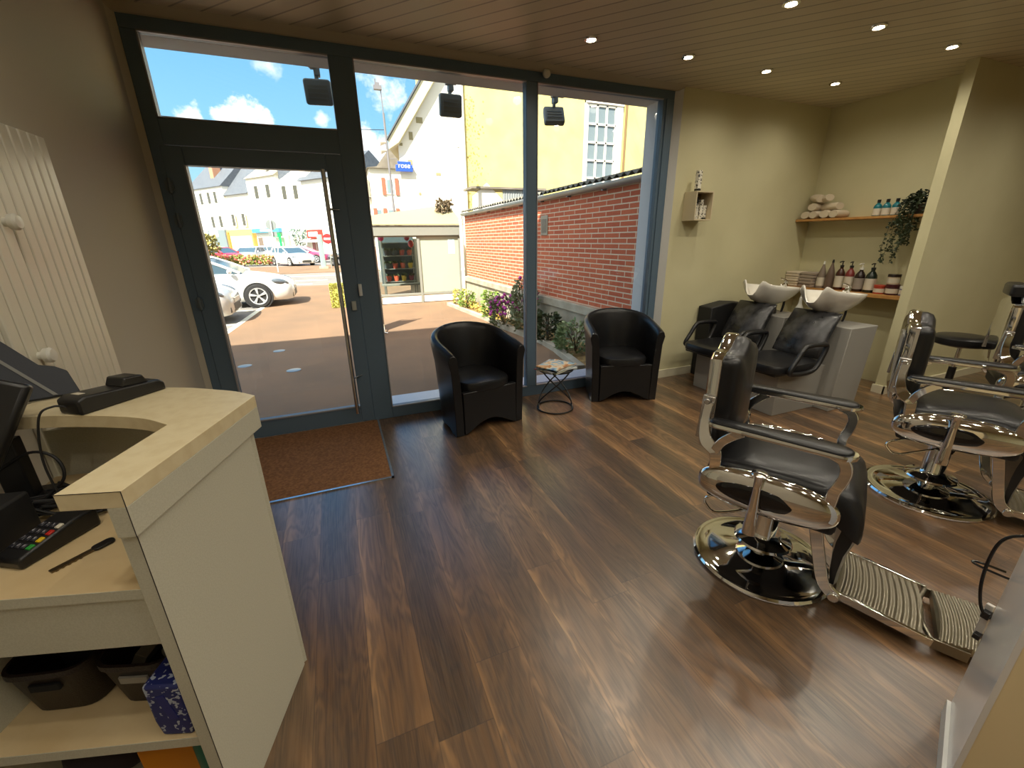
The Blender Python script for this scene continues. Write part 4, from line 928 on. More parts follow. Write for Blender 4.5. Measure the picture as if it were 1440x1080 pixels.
# brick wall with plinth, gutter, sheet roof
WX = 3.45
t = thing('brick_wall', 'long red brick wall with concrete plinth beside the planted bed', 'wall', (WX, 7.9, GZ)); t['kind'] = 'structure'
def tb(b, name, mat, parent, **k): return b.xform(Matrix.Translation(-Vector(parent.location))).build(name, mat, parent, **k)
tb(B().box(WX, WX+0.25, 3.9, 11.85, 0.53, 2.13), 'brickwork', brick_mat('red_brick', S(198, 104, 68), S(178, 86, 56), S(214, 198, 170), 0.33, 0.068, 0.008), t, smooth=False)
tb(B().box(WX-0.03, WX+0.25, 3.9, 11.87, GZ-0.2, 0.40), 'plinth', CONC, t, smooth=False)
tb(B().box(WX-0.07, WX+0.25, 3.9, 11.87, 0.40, 0.53), 'plinth_cap', CONC, t, bevel=0.01)
# ghost of an old window print on the bricks
t2 = thing('gutter', 'grey half round gutter along the top of the brick wall', 'gutter', (WX-0.06, 7.9, 2.17))
rs = []
for y in (-4.0, 3.95):
    rs.append([(0.065*math.cos(R(180+180*k/10)), y, 0.065*math.sin(R(180+180*k/10))) for k in range(11)]+[(0.055*math.cos(R(360-180*k/10)), y, 0.055*math.sin(R(360-180*k/10))+0.004) for k in range(11)])
B().rings(rs).build('trough', M('zinc', S(140, 148, 152), 0.4, 0.6), t2)
b = B()
for k in range(9): b.box(-0.005, 0.075, -3.7+0.93*k, -3.67+0.93*k, -0.08, 0.01)
b.build('bracket', M('zinc', S(140, 148, 152), 0.4, 0.6), t2)
t3 = thing('sheet_roof', 'corrugated fibre cement roof edge above the gutter', 'roof', (WX, 7.9, 2.22)); t3['kind'] = 'structure'
rs = []
for k in range(241):
    y = -4.0+7.95*k/240; dz = 0.022*math.sin(2*PI*y/0.15)
    rs.append([(-0.10, y, dz-0.006), (-0.10, y, dz+0.006), (1.6, y, 0.35+dz+0.006), (1.6, y, 0.35+dz-0.006)])
B().rings(rs).build('sheets', M('fibre_cement', S(132, 128, 116), 0.9, noise=(5, S(96, 92, 80), 0.35, 0.65)), t3, angle=60)
t = thing('downpipe', 'white rainwater downpipe at the far end of the brick wall', 'downpipe', (WX-0.08, 11.95, GZ))
B().cyl((0, 0, 0), (0, 0, 7.0), 0.05, seg=14).build('pipe', RENDER, t)
for z in (0.9, 2.2, 4.0): B().cyl((0, 0, z), (0, 0, z+0.06), 0.06, seg=14).build('collar', RENDER, t)
t = thing('ornate_vent', 'pale square vent grille let into the brick wall', 'vent', (WX-0.001, 6.95, 1.72))
B().box(-0.012, 0.0, -0.13, 0.13, -0.16, 0.16).build('plate', CONC, t, bevel=0.003)
for k in range(3): B().box(-0.016, -0.0122, -0.09+0.07*k, -0.05+0.07*k, -0.12, 0.10).build('slot', M('shadow_grey', S(120, 112, 100), 0.9), t, smooth=False)
# kerb of the bed and mulch
pts = [(2.60, 4.2), (2.90, 5.4), (3.0, 6.1), (3.02, 8.8), (2.80, 11.6), (3.36, 11.7)]
def gz(y): return -0.02 if y < 3.95 else (-0.02-0.2*(y-3.95)/4.05 if y < 8 else GZ)
b = B(); b.tube([(x, y, gz(y)+0.02) for x, y in pts], 1, flat=(0.10, 0.12, (0, 0, 1)))
tag(b.build('bed_edging', CONC, None, bevel=0.006), 'pale stone edging around the planted bed', 'edging')
b = B(); b.rings([[(x, y, gz(y)+0.03), (3.42, y+0.001, gz(y)+0.06), (3.42, y+0.001, gz(y)-0.1), (x, y, gz(y)-0.1)] for x, y in pts[:5]])
struct(b, 'ground_bed', M('mulch', S(120, 96, 62), 1.0, noise=(14, S(166, 140, 84), 0.4, 0.65), bump=(40, 1.0)), smooth=False)
def lmat(name, c1, c2):
    return M(name, c1, 0.6, noise=(5, c2, 0.35, 0.7))
def shrub(name, label, cat, loc, r, h, n, mat_, flower=None, nf=0, ls=(0.05, 0.09), group=None):
    t = thing(name, label, cat, loc, 0, group); b = B(); st = B(); fb = B()
    for k in range(14):
        a = random.uniform(0, 2*PI); rr = r*random.uniform(0.2, 0.8)
        st.tube([(0, 0, 0), (rr*0.4*math.cos(a), rr*0.4*math.sin(a), h*0.5), (rr*math.cos(a), rr*math.sin(a), h*random.uniform(0.7, 0.95))], 0.005, seg=5)
    for k in range(n):
        a = random.uniform(0, 2*PI); v = random.uniform(0.08, 1); q = math.sqrt(max(0.05, 1-(1.6*v-0.8)**2))*r*random.uniform(0.55, 1.0)
        p = (q*math.cos(a), q*math.sin(a), h*v)
        leaf(b, p, random.uniform(*ls), (math.cos(a)+random.uniform(-.6, .6), math.sin(a)+random.uniform(-.6, .6), random.uniform(-0.2, 1)))
    for k in range(nf):
        a = random.uniform(0, 2*PI); v = random.uniform(0.45, 1.05); q = math.sqrt(max(0.1, 1-(1.6*v-0.8)**2))*r*random.uniform(0.8, 1.05)
        fb.sph((q*math.cos(a), q*math.sin(a), h*v), random.uniform(0.018, 0.035), 6)
    st.build('stems', M('twig', S(84, 70, 50), 0.9), t); b.build('foliage', mat_, t, smooth=False)
    if nf: fb.build('blossoms', flower, t)
    else: fb.bm.free()
    return t
random.seed(3)
G1 = lmat('grey_green_leaf', S(96, 112, 78), S(130, 140, 104)); G2 = lmat('fresh_green_leaf', S(92, 124, 50), S(150, 170, 80)); G3 = lmat('dark_green_leaf', S(52, 66, 40), S(84, 96, 58)); G4 = lmat('variegated_leaf', S(88, 118, 72), S(186, 196, 150))
PINKF = M('magenta_flower', S(190, 70, 170), 0.6)
GB2 = 'shrubs in the bed along the brick wall'
shrub('low_shrub', 'variegated low shrub nearest the window beside the magazine table', 'shrub', (3.02, 5.05, gz(5.0)+0.03), 0.30, 0.42, 500, G4, group=GB2)
shrub('low_shrub', 'dark leafless looking shrub between the variegated one and the grey green bush', 'shrub', (3.06, 6.0, gz(6.0)+0.03), 0.21, 0.45, 420, G3, group=GB2)
shrub('rose_bush', 'grey green rose bush with a few pink flowers behind the window mullion', 'shrub', (3.08, 6.95, gz(7.0)+0.03), 0.25, 0.95, 520, G1, PINKF, 9, group=GB2)
shrub('flowering_shrub', 'bushy shrub covered in magenta flowers', 'shrub', (2.98, 7.75, gz(7.75)+0.03), 0.32, 0.62, 420, G1, PINKF, 90, group=GB2)
shrub('low_shrub', 'bright green shrub against the white lit plinth', 'shrub', (3.10, 8.9, GZ+0.03), 0.20, 0.62, 380, G2, group=GB2)
shrub('low_shrub', 'small yellow green plant in the far half of the bed', 'shrub', (3.05, 10.6, GZ+0.03), 0.22, 0.42, 240, G2, group=GB2)
shrub('low_shrub', 'yellowish plant beside the white downpipe', 'shrub', (3.1, 11.45, GZ+0.03), 0.2, 0.42, 200, lmat('yellow_leaf', S(170, 168, 80), S(200, 190, 110)), group=GB2)
b = B(); random.seed(9)
for k in range(420): 
    y = random.uniform(8.6, 11.3); leaf(b, (random.uniform(3.05, 3.36), y, GZ+0.05+random.uniform(0, 0.12)), random.uniform(0.04, 0.09), (random.uniform(-1, 1), random.uniform(-1, 1), random.uniform(0, 0.8)))
tag(b.build('ground_cover', lmat('dry_leaf', S(176, 140, 70), S(206, 180, 90)), None, smooth=False), 'dry yellow and orange ground cover in the sunny bed', 'plants', kind='stuff')
# ---- bus shelter
t = thing('bus_shelter', 'grey framed bus shelter with one clear and one frosted pane', 'bus shelter', (2.26, 12.55, GZ))
SHG = M('shelter_grey', S(132, 132, 122), 0.5)
h0 = -GZ
b = B()
for x in (-1.19, 0.0, 1.19): b.box(x-0.035, x+0.035, -0.04, 0.04, 0, 1.62+h0)
b.box(-1.2, 1.2, -0.03, 0.03, 0.0+h0, 0.065+h0).box(-1.2, 1.2, -0.03, 0.03, 1.60+h0, 1.64+h0)
for x in (-1.19, 1.19): b.box(x-0.035, x+0.035, 1.26, 1.34, 0, 1.75+h0)
b.build('shelter_frame', SHG, t, bevel=0.005)
B().box(-1.26, 1.28, -0.10, -0.04, 1.63+h0, 1.90+h0).build('fascia', SHG, t, bevel=0.01)
B().rings([[(-1.30, -0.14, 1.90+h0), (-1.30, 1.6, 2.14+h0), (-1.30, 1.6, 2.20+h0), (-1.30, -0.14, 1.94+h0)], [(1.32, -0.14, 1.90+h0), (1.32, 1.6, 2.52+h0), (1.32, 1.6, 2.58+h0), (1.32, -0.14, 1.94+h0)]]).build('roof', M('pale_roof_sheet', S(156, 146, 110), 0.7), t, bevel=0.01)
B().box(-1.155, -0.035, -0.006, 0.006, 0.07+h0, 1.60+h0).build('clear_pane', glass('shelter_glass', (0.88, 0.92, 0.9, 1), 1.0), t, smooth=False)
B().box(0.035, 1.155, -0.006, 0.006, 0.07+h0, 1.60+h0).build('frosted_pane', M('frosted_glass', S(164, 170, 150), 0.35), t, smooth=False)
B().box(-1.155, -0.035, -0.012, 0.012, 0.02, 0.0+h0).box(0.035, 1.155, -0.012, 0.012, 0.02, 0.0+h0).build('white_lower_panel', RENDER, t, smooth=False)
B().box(0.86, 1.05, -0.012, -0.0065, 1.13+h0, 1.53+h0).build('timetable', cover_mat('timetable', [S(230, 232, 226), S(190, 220, 215), S(120, 180, 180)], 5), t, smooth=False)
B().box(-1.0, 1.0, 0.9, 1.25, 0.42, 0.47).build('bench', SHG, t, bevel=0.005)
# flower stall seen through the clear pane
t = thing('display_rack', 'metal display rack of potted goods behind the clear shelter pane', 'rack', (1.95, 14.6, GZ))
b = B()
for x in (-0.5, 0.5):
    for y in (-0.2, 0.2): b.box(x-0.02, x+0.02, y-0.02, y+0.02, 0, 1.75)
b.build('posts', M('rack_metal', S(150, 156, 150), 0.4, 0.7), t)
B().box(-0.56, 0.56, 0.22, 0.25, 0.3, 2.0).build('back_board', M('slate_board', S(70, 84, 88), 0.6), t, smooth=False)
for z in (0.45, 0.85, 1.25, 1.65): B().box(-0.5, 0.5, -0.2, 0.2, z, z+0.025).build('shelf', M('rack_metal', S(150, 156, 150), 0.4, 0.7), t)
pc = [S(176, 70, 50), S(60, 90, 110), S(200, 170, 60), S(70, 80, 80), S(190, 200, 190), S(200, 90, 60), S(60, 60, 66), S(130, 60, 70)]
cn = ['red', 'blue', 'yellow', 'grey', 'white', 'orange', 'black', 'wine']
for r_, z in enumerate((0.475, 0.875, 1.275)):
    for c_ in range(4):
        k = (r_*3+c_*5) % 8
        o = thing('plant_pot', '%s pot, %s from the left on the %s shelf of the display rack' % (cn[k], ['first', 'second', 'third', 'fourth'][c_], ['lowest', 'middle', 'upper'][r_]), 'pot', (1.95-0.36+0.24*c_, 14.55, GZ+z), 0, 'pots on the display rack')
        B().lathe([(0, 0), (0.06, 0), (0.09, 0.17), (0.075, 0.17), (0.06, 0.13), (0, 0.13)], seg=14).build('pot', M('pot_%d' % k, pc[k], 0.6), o)
        b = B()
        for q in range(26): leaf(b, (random.uniform(-.05, .05), random.uniform(-.05, .05), 0.13), random.uniform(0.08, 0.16), (random.uniform(-1, 1), random.uniform(-1, 1), random.uniform(0.4, 1.4)))
        b.build('leaves', [G2, G3, G1][q % 3] if (r_+c_) % 2 else G3, o, smooth=False)
for l, x, z, c in (('pink balloon at the upper left of the shelter pane', 1.30, 1.60, S(214, 60, 130)), ('dark red balloon under the shelter fascia', 2.02, 1.60, S(170, 30, 50)), ('red balloon hanging below the dark red one', 2.12, 1.42, S(220, 60, 60))):
    o = thing('balloon', l, 'balloon', (x, 12.95, z), 0, 'balloons in the shelter')
    B().sph((0, 0, 0), 0.085, 14, (1, 1, 1.2)).lathe([(0.012, -0.125), (0.004, -0.10)], seg=8).build('skin', M('balloon_%d' % int(x*100), c, 0.25), o); B().tube([(0, 0, -0.12), (0.01, 0, 0.3)], 0.002, seg=5).build('string', WPLASTIC, o)
b = B(); random.seed(4)
for k in range(160): leaf(b, (random.uniform(-.2, .2), random.uniform(-.15, .15), random.uniform(-0.05, 0.25)), random.uniform(0.08, 0.16), (random.uniform(-1, 0.6), random.uniform(-1, 1), random.uniform(-0.6, 0.8)))
o = b.build('dry_tuft', M('dry_brown_leaf', S(104, 88, 66), 0.9), None, smooth=False, loc=(3.30, 13.5, 2.36)); tag(o, 'tuft of dry brown leaves on the right end of the shelter roof', 'plant')
# pavement sign
t = thing('pavement_sign', 'free standing pavement sign with a dark poster half hidden by the door mullion', 'sign', (0.53, 8.75, GZ), R(-4))
fr = spline([(-0.22, 0, 0.12), (-0.22, 0, 1.5), (-0.18, 0, 1.56), (0.18, 0, 1.56), (0.22, 0, 1.5), (0.22, 0, 0.12)], 6)
B().tube(fr, 0.016, seg=10).build('frame', STEEL, t)
B().box(-0.205, 0.205, -0.012, 0.012, 0.2, 1.44).build('poster_board', cover_mat('dark_poster', [S(58, 26, 34), S(76, 40, 48), S(54, 48, 52)], 3), t, smooth=False)
for x in (-0.22, 0.22): B().tube([(x, -0.02, 0.13), (x, -0.28, 0.02), (x+0.06, -0.3, 0.012)], 0.014, seg=8).tube([(x, 0.02, 0.13), (x, 0.28, 0.02)], 0.014, seg=8).build('foot', STEEL, t)
t = thing('clipped_hedge', 'small clipped yellow green hedge block behind the door handle', 'hedge', (-0.02, 12.7, GZ))
b = B(); random.seed(8)
for k in range(1100):
    f = random.randrange(5); u, v = random.uniform(-1, 1), random.uniform(0, 1)
    p = [(0.17, u*0.17, v*0.62), (-0.17, u*0.17, v*0.62), (u*0.17, 0.17, v*0.62), (u*0.17, -0.17, v*0.62), (u*0.17, random.uniform(-.17, .17), 0.62)][f]
    leaf(b, p, 0.05, (p[0]*4+random.uniform(-.6, .6), p[1]*4+random.uniform(-.6, .6), random.uniform(-.4, .8)))
b.box(-0.15, 0.15, -0.15, 0.15, 0.0, 0.6).build('foliage', lmat('lime_leaf', S(186, 182, 96), S(160, 160, 70)), t, smooth=False)
for l, x, y in (('bright glare spot on the ground nearest the door glass', -0.70, 6.1), ('bright glare spot farther along the forecourt', -1.05, 7.75), ('small bright glare spot near the parking line', -1.38, 6.75)):  # pale shiny discs stand in for glare on the wet ground
    o = B().lathe([(0, -0.01), (0.09, -0.01), (0.09, 0.004), (0.08, 0.006), (0, 0.006)], seg=24).build('glare_spot', M('glare_spot_metal', S(150, 150, 146), 0.3, 0.6), None, loc=(x, y, gz(y)+0.002)); tag(o, l, 'cover', 'glare spots on the forecourt')
# ================================================================== BUILDINGS BEHIND
YB = 15.0
t = thing('gable_building', 'tall building with white gable and yellow rendered side behind the brick wall', 'building', (4.43, YB, GZ))
YEL = M('yellow_render', S(202, 184, 112), 0.9, noise=(1.4, S(210, 194, 126), 0.35, 0.7), bump=(30, 0.3))
def skew(poly, y0, y1, s_): return B().rings([[(x, y0, z) for x, z in poly], [(x+s_, y1, z) for x, z in poly]])
tb(skew([(2.33, GZ), (2.33, 4.55), (4.43, 7.50), (4.43, GZ)], YB, YB+5.0, 1.4), 'gable_wall', RENDER, t, smooth=False)
tb(B().box(4.43, 14.0, YB+0.06, YB+7, GZ, 8.6), 'yellow_wall', YEL, t, smooth=False)
tb(skew([(2.02, 4.16), (2.02, 4.42), (4.75, 8.35), (4.75, 7.80), (2.33, 4.36)], YB-0.22, YB+5.0, 1.5), 'verge', M('cream_verge', S(206, 196, 160), 0.7), t, smooth=False)
tb(skew([(1.97, 4.40), (1.97, 4.45), (4.75, 8.50), (4.75, 8.38)], YB-0.28, YB+5.0, 1.6), 'roof', SLATE, t, smooth=False)
tb(B().prism([(2.33, 4.30), (2.33, 4.42), (4.40, 7.32), (4.40, 7.20)], 'y', YB-0.05, YB), 'verge_moulding', RENDER, t, smooth=False)
tb(B().cyl((4.46, YB-0.02, GZ), (4.46, YB-0.02, 8.4), 0.045, seg=12), 'downpipe', RENDER, t)
b = B(); random.seed(2)
for x, z, w_, h_ in ((3.05, 5.05, 0.2, 0.16), (2.75, 4.6, 0.12, 0.22), (2.42, 4.35, 0.1, 0.08), (2.66, 3.86, 0.14, 0.14), (2.9, 2.95, 0.08, 0.08), (3.55, 3.55, 0.16, 0.08)):
    b.box(x-w_/2, x+w_/2, YB-0.012, YB, z-h_/2, z+h_/2)
tb(b, 'wall_patches', M('stone_patch', S(150, 140, 104), 0.9), t, smooth=False)
b = B()
for k in range(150):
    z = random.uniform(2.4, 5.9); x = 4.58+abs(random.gauss(0, 0.28)); s_ = random.uniform(0.015, 0.05)
    b.box(x-s_/2, x+s_/2, YB+0.052, YB+0.06, z-s_/2, z+s_/2)
tb(b, 'flaking_patches', M('ochre_patch', S(172, 150, 84), 0.9), t, smooth=False)
wf = tb(B().box(9.02, 9.12, YB-0.02, YB+0.06, 3.0, 6.15).box(10.33, 10.62, YB-0.02, YB+0.06, 3.0, 6.15).box(9.02, 10.62, YB-0.06, YB+0.06, 6.05, 6.25).box(9.02, 10.62, YB-0.08, YB+0.06, 2.95, 3.05), 'window_surround', RENDER, t, smooth=False)
b = B()
for k in range(4): b.box(9.12+0.403*k-0.035, 9.12+0.403*k+0.035, YB-0.01, YB+0.05, 3.05, 6.05)
for k in range(6): b.box(9.12, 10.33, YB-0.01, YB+0.05, 3.05+0.59*k-0.03, 3.05+0.59*k+0.03)
ob = b.xform(Matrix.Translation(-Vector(t.location))).build('glazing_bars', RENDER, wf, smooth=False)
B().box(9.12, 10.33, YB+0.035, YB+0.055, 3.05, 6.05).xform(Matrix.Translation(-Vector(t.location))).build('window_pane', M('grey_window_glass', S(110, 122, 126), 0.1), wf, smooth=False)
tb(B().cyl((10.78, YB, 2.0), (10.78, YB, 8.2), 0.04, seg=10), 'rain_pipe', M('brown_pipe', S(120, 96, 60), 0.7), t)
# blue shop sign on the gable
t = thing('blue_sign', 'small blue sign with white lettering projecting from the white gable', 'sign', (2.44, YB-0.12, 3.70))
B().box(-0.26, 0.26, -0.03, 0.03, -0.13, 0.05).box(-0.19, 0.21, -0.03, 0.03, 0.05, 0.15).build('board', M('sign_blue', S(40, 80, 190), 0.4), t, bevel=0.004)
b = B(); text_into(b, 'rose', 0.21, 0.004, Matrix.Translation((0.0, -0.035, 0.03)) @ Matrix.Rotation(R(90), 4, 'X')); b.build('sign_lettering', RENDER, t, smooth=False)
B().box(0.26, 0.30, -0.01, 0.15, -0.04, 0.0).build('bracket', SHG, t)
# lean-to sheds behind the brick wall
t = thing('garden_shed', 'white lean-to shed with grey corrugated cladding behind the brick wall', 'shed', (5.0, 13.4, GZ))
B().box(-0.60, 1.2, -0.3, 0.5, 0, 2.75).prism([(-0.9, 0), (-0.9, 2.95), (-0.45, 3.32), (0.05, 2.85), (0.05, 0)], 'y', -0.34, -0.25).build('wall', RENDER, t, smooth=False)
rs = [[(0.05+k*0.02, -0.35+0.012*(k % 4 < 2), 2.72), (0.05+k*0.02, -0.35+0.012*(k % 4 < 2), 3.16), (0.05+k*0.02, -0.31, 3.16), (0.05+k*0.02, -0.31, 2.72)] for k in range(70)]
B().rings(rs).build('corrugated_cladding', M('zinc_sheet', S(146, 150, 148), 0.5, 0.3), t, smooth=False)
B().box(-0.95, 1.5, -0.42, 0.5, 3.16, 3.22).build('roof', SLATE2, t, smooth=False)
# red shutter house
t = thing('shutter_house', 'white house with red brown shutters left of the gable', 'building', (3.2, 28, GZ))
B().box(-0.62, 1.6, 0, 7, 0, 5.75).build('wall', RENDER, t, smooth=False)
B().prism([(-0.75, 5.72), (-0.2, 5.8), (1.3, 7.6), (1.7, 7.6), (1.7, 5.72)], 'y', -0.2, 7).build('roof', SLATE2, t, smooth=False)
SHUT = M('red_shutter', S(176, 92, 70), 0.7)
for x, z, shs in ((0.46, 4.77, (-0.36, 0.40)), (0.40, 3.12, (-0.36, 0.38)), (-0.33, 3.12, (-0.2,))):
    f = B().box(x-0.22, x+0.22, -0.05, 0.02, z-0.42, z+0.42).build('window_frame', RENDER, t, smooth=False)
    B().box(x-0.16, x+0.16, -0.056, -0.051, z-0.36, z+0.36).build('window_pane', M('blue_grey_glass', S(120, 140, 146), 0.1), f, smooth=False)
    for dx in shs: B().box(x+dx-0.1, x+dx+0.1, -0.08, -0.03, z-0.46, z+0.46).build('shutter', SHUT, t, smooth=False)
t = thing('stone_house', 'narrow grey stone house with dormer and chimney beside the shutter house', 'building', (1.95, 28.6, GZ))
B().box(-1.2, 0.62, 0, 6, 0, 4.2).build('wall', RENDER, t, smooth=False)
B().prism([(-0.3, 4.2), (6, 6.9), (6, 4.2)], 'x', -1.2, 0.62).build('roof', SLATE2, t, smooth=False)
B().box(0.0, 0.60, -0.12, 0.5, 4.2, 5.15).build('stone_panel', M('grey_stone', S(140, 134, 118), 0.9), t, smooth=False)
f = B().box(-0.35, 0.22, -0.2, 0.5, 4.15, 5.0).build('dormer', RENDER, t, smooth=False)
B().box(-0.2, 0.12, -0.21, -0.2, 4.25, 4.8).build('window_pane', M('blue_grey_glass', S(120, 140, 146), 0.1), f, smooth=False)
B().box(0.05, 0.42, 1.0, 1.5, 5.0, 6.15).box(0.02, 0.45, 0.97, 1.53, 6.15, 6.25).build('chimney', M('chimney_stone', S(150, 138, 112), 0.9), t, smooth=False)
b = B()
for k in range(3): b.cyl((0.1+0.13*k, 1.25, 6.25), (0.1+0.13*k, 1.25, 6.42), 0.05, seg=10)
b.build('chimney_pots', SLATE, t)
# tall mast with lamp and loudspeakers
t = thing('lamp_mast', 'tall grey street lamp mast with loudspeakers beside the white gable', 'street lamp', (2.72, 20.0, GZ))
B().cyl((0, 0, 0), (-0.08, 0, 6.6), 0.06, 0.04, seg=12).cyl((-0.08, 0, 6.6), (-0.10, 0, 7.4), 0.02, seg=8).build('pole', M('mast_grey', S(110, 108, 112), 0.5), t)
B().box(-0.36, -0.06, -0.1, 0.1, 7.38, 7.52).box(-0.30, -0.14, -0.08, 0.08, 7.52, 7.62).box(-0.30, -0.26, -0.04, 0.04, 7.62, 7.74).build('lamp_head', M('mast_grey', S(110, 108, 112), 0.5), t)
for z in (5.55, 5.25): B().cyl((-0.10, 0, z), (-0.36, -0.05, z-0.03), 0.04, 0.13, seg=14).build('loudspeaker', M('pale_grey', S(190, 182, 176), 0.5), t)
B().tube([(-0.05, 0, 4.95), (0.45, 0, 4.98)], 0.015, seg=6).build('bracket_arm', M('mast_grey', S(110, 108, 112), 0.5), t)
o = B().tube([(-6.0, 20.0, 5.72), (-1.0, 20.0, 5.60), (2.6, 20.0, 5.78)], 0.012, seg=6).build('overhead_wire', BLKMAT, None); tag(o, 'thin overhead wire running to the lamp mast', 'wire')
# ---- terraced facades across the square: local x to the right along the row, y away
FO = Vector((-7.516, 82.2, GZ)); FRZ = math.atan2(-0.80, 0.599)
def fb(name, label, x0): return thing(name, label, 'building', FO+Vector((0.599*x0, -0.80*x0, 0)), FRZ, 'terraced houses across the square')
WDK = M('window_dark', S(76, 74, 62), 0.4)
def wins(t, l, x0, w_=0.9, h_=1.9, m=WDK):
    for x, z in l:
        f = B().box(x-x0-w_/2-0.15, x-x0+w_/2+0.15, -0.06, 0.0, z-h_/2-0.15, z+h_/2+0.15).build('window_frame', RENDER, t, smooth=False)
        B().box(x-x0-w_/2, x-x0+w_/2, -0.09, -0.0605, z-h_/2, z+h_/2).build('window_pane', m, f, smooth=False)
t = fb('terraced_house', 'white house at the left end of the terrace with two narrow upper windows', -20)
B().box(-8, 4.8, 0, 10, 0, 11.3).build('wall', RENDER, t, smooth=False); B().prism([(-0.3, 11.3), (5, 16.5), (10, 11.3)], 'x', -8, 4.9).build('roof', SLATE, t, smooth=False)
wins(t, [(-20.2, 9.6), (-17.9, 9.6), (-20.6, 5.5), (-17.8, 5.5), (-23.0, 9.6)], -20)
B().box(-2.6, 3.6, -0.5, 0, 0.0, 4.1).build('grey_shopfront', M('teal_grey_front', S(112, 124, 126), 0.6), t, smooth=False); B().box(-1.8, 1.2, -0.56, -0.5, 2.9, 3.9).box(-1.9, -0.6, -0.56, -0.5, 0.5, 2.5).build('shop_panels', RENDER, t, smooth=False)
B().box(-1.2, 0.0, 1.5, 2.9, 13.0, 17.2).build('chimney', M('brick_chimney', S(176, 128, 100), 0.9), t, smooth=False)
t = fb('terraced_house', 'lower white house with a steep blue slate roof in the terrace', -11.3)
B().box(-4.0, 3.9, 0.3, 10, 0, 9.75).build('wall', RENDER, t, smooth=False); B().prism([(-0.1, 9.7), (4.5, 15.0), (10, 9.7)], 'x', -4.0, 3.9).build('roof', SLATE, t, smooth=False)
wins(t, [(-13.4, 5.6), (-10.1, 5.6)], -11.3)
B().box(-4.4, 3.7, -0.5, 0.3, 0.0, 4.0).build('orange_shopfront', M('cream_orange_front', S(226, 176, 96), 0.6), t, smooth=False)
B().box(-3.3, 3.4, -0.58, -0.5, 0.2, 2.9).build('white_shop_panel', RENDER, t, smooth=False)
for x in (-2.3, -0.6, 1.2): B().box(x, x+0.9, -0.62, -0.58, 0.5, 2.6).build('shop_window', M('shop_glass', S(150, 150, 146), 0.2), t, smooth=False)
B().box(-4.4, -3.7, -0.62, -0.5, 0.0, 3.6).build('orange_pilaster', M('orange_pilaster', S(200, 120, 50), 0.6), t, smooth=False)
t = fb('terraced_house', 'tall flat fronted white house with the blue and green shopfront', -3.2)
B().box(-4.0, 4.3, 0, 10, 0, 11.8).build('wall', RENDER, t, smooth=False); B().prism([(-0.3, 11.75), (5, 15.5), (10, 11.75)], 'x', -4.1, 4.4).build('roof', M('beige_tile_roof', S(166, 158, 134), 0.8), t, smooth=False)
B().box(0.4, 1.4, 0.6, 1.2, 13.0, 14.0).build('roof_light', M('blue_grey_glass', S(120, 140, 146), 0.1), t, smooth=False)
wins(t, [(-4.6, 9.6), (-1.3, 9.6)], -3.2, 1.0)
B().box(-4.1, 3.7, -0.6, 0, 3.35, 4.0).build('blue_fascia', M('shop_blue', S(70, 140, 176), 0.5), t, smooth=False); B().box(-1.5, 1.6, -0.66, -0.6, 3.5, 3.85).build('fascia_lettering_panel', M('pale_blue', S(176, 206, 220), 0.5), t, smooth=False)
GREEN = M('shop_green', S(20, 190, 84), 0.5)
B().box(1.6, 4.1, -0.7, -0.61, 2.55, 3.2).box(3.55, 4.1, -0.7, -0.61, 0, 2.6).build('green_shopfront', GREEN, t, smooth=False); B().box(-3.6, -2.3, -0.06, 0, 0.0, 2.6).build('shop_door', M('brown_door', S(110, 96, 84), 0.6), t, smooth=False)
t = fb('terraced_house', 'white house with a wide gable sloping up to the right in the terrace', 5)
B().prism([(-3.9, 0), (-3.9, 10.6), (4.0, 12.9), (4.0, 0)], 'y', -0.05, 9).build('wall', RENDER, t, smooth=False)
B().prism([(-4.0, 10.7), (4.0, 12.95), (4.0, 15.5), (-4.0, 12.6)], 'y', 0.6, 9).build('roof', SLATE, t, smooth=False)
wins(t, [(3.0, 9.1), (5.9, 9.0)], 5, 1.0)
for x in (-3.1, -1.5): B().box(x, x+0.6, -0.12, -0.05, 0.3, 2.9).build('doorway', M('doorway_grey', S(150, 140, 128), 0.7), t, smooth=False)
t = fb('terraced_house', 'white corner house with the red shop front at the right of the terrace', 12)
B().box(-4.0, 6.0, -0.4, 9, 0, 10.4).build('wall', RENDER, t, smooth=False); B().prism([(-0.9, 10.3), (4, 14.0), (9, 10.3)], 'x', -4.4, 6.4).build('roof', SLATE, t, smooth=False)
wins(t, [(10.7, 8.2), (10.1, 4.8), (11.0, 4.8), (13.5, 8.2)], 12, 0.6, 1.9)
b = B().box(-3.6, -0.6, -1.0, -0.4, 2.3, 3.5); b.build('red_shop_sign', M('shop_red', S(206, 50, 40), 0.5), t, smooth=False); B().box(-3.2, -1.0, -1.06, -1.0, 2.55, 3.2).build('white_sign_panel', RENDER, t, smooth=False)
B().prism([(-1.6, 1.7), (-0.4, 2.2), (-0.4, 2.25), (-1.6, 1.76)], 'x', -5.2, -0.8).build('awning', RENDER, t, smooth=False)
for x in (-3.4, -2.4): B().box(x, x+0.7, -0.5, -0.41, 0.1, 1.7).build('shop_window', M('red_shop_glass', S(150, 90, 84), 0.3), t, smooth=False)
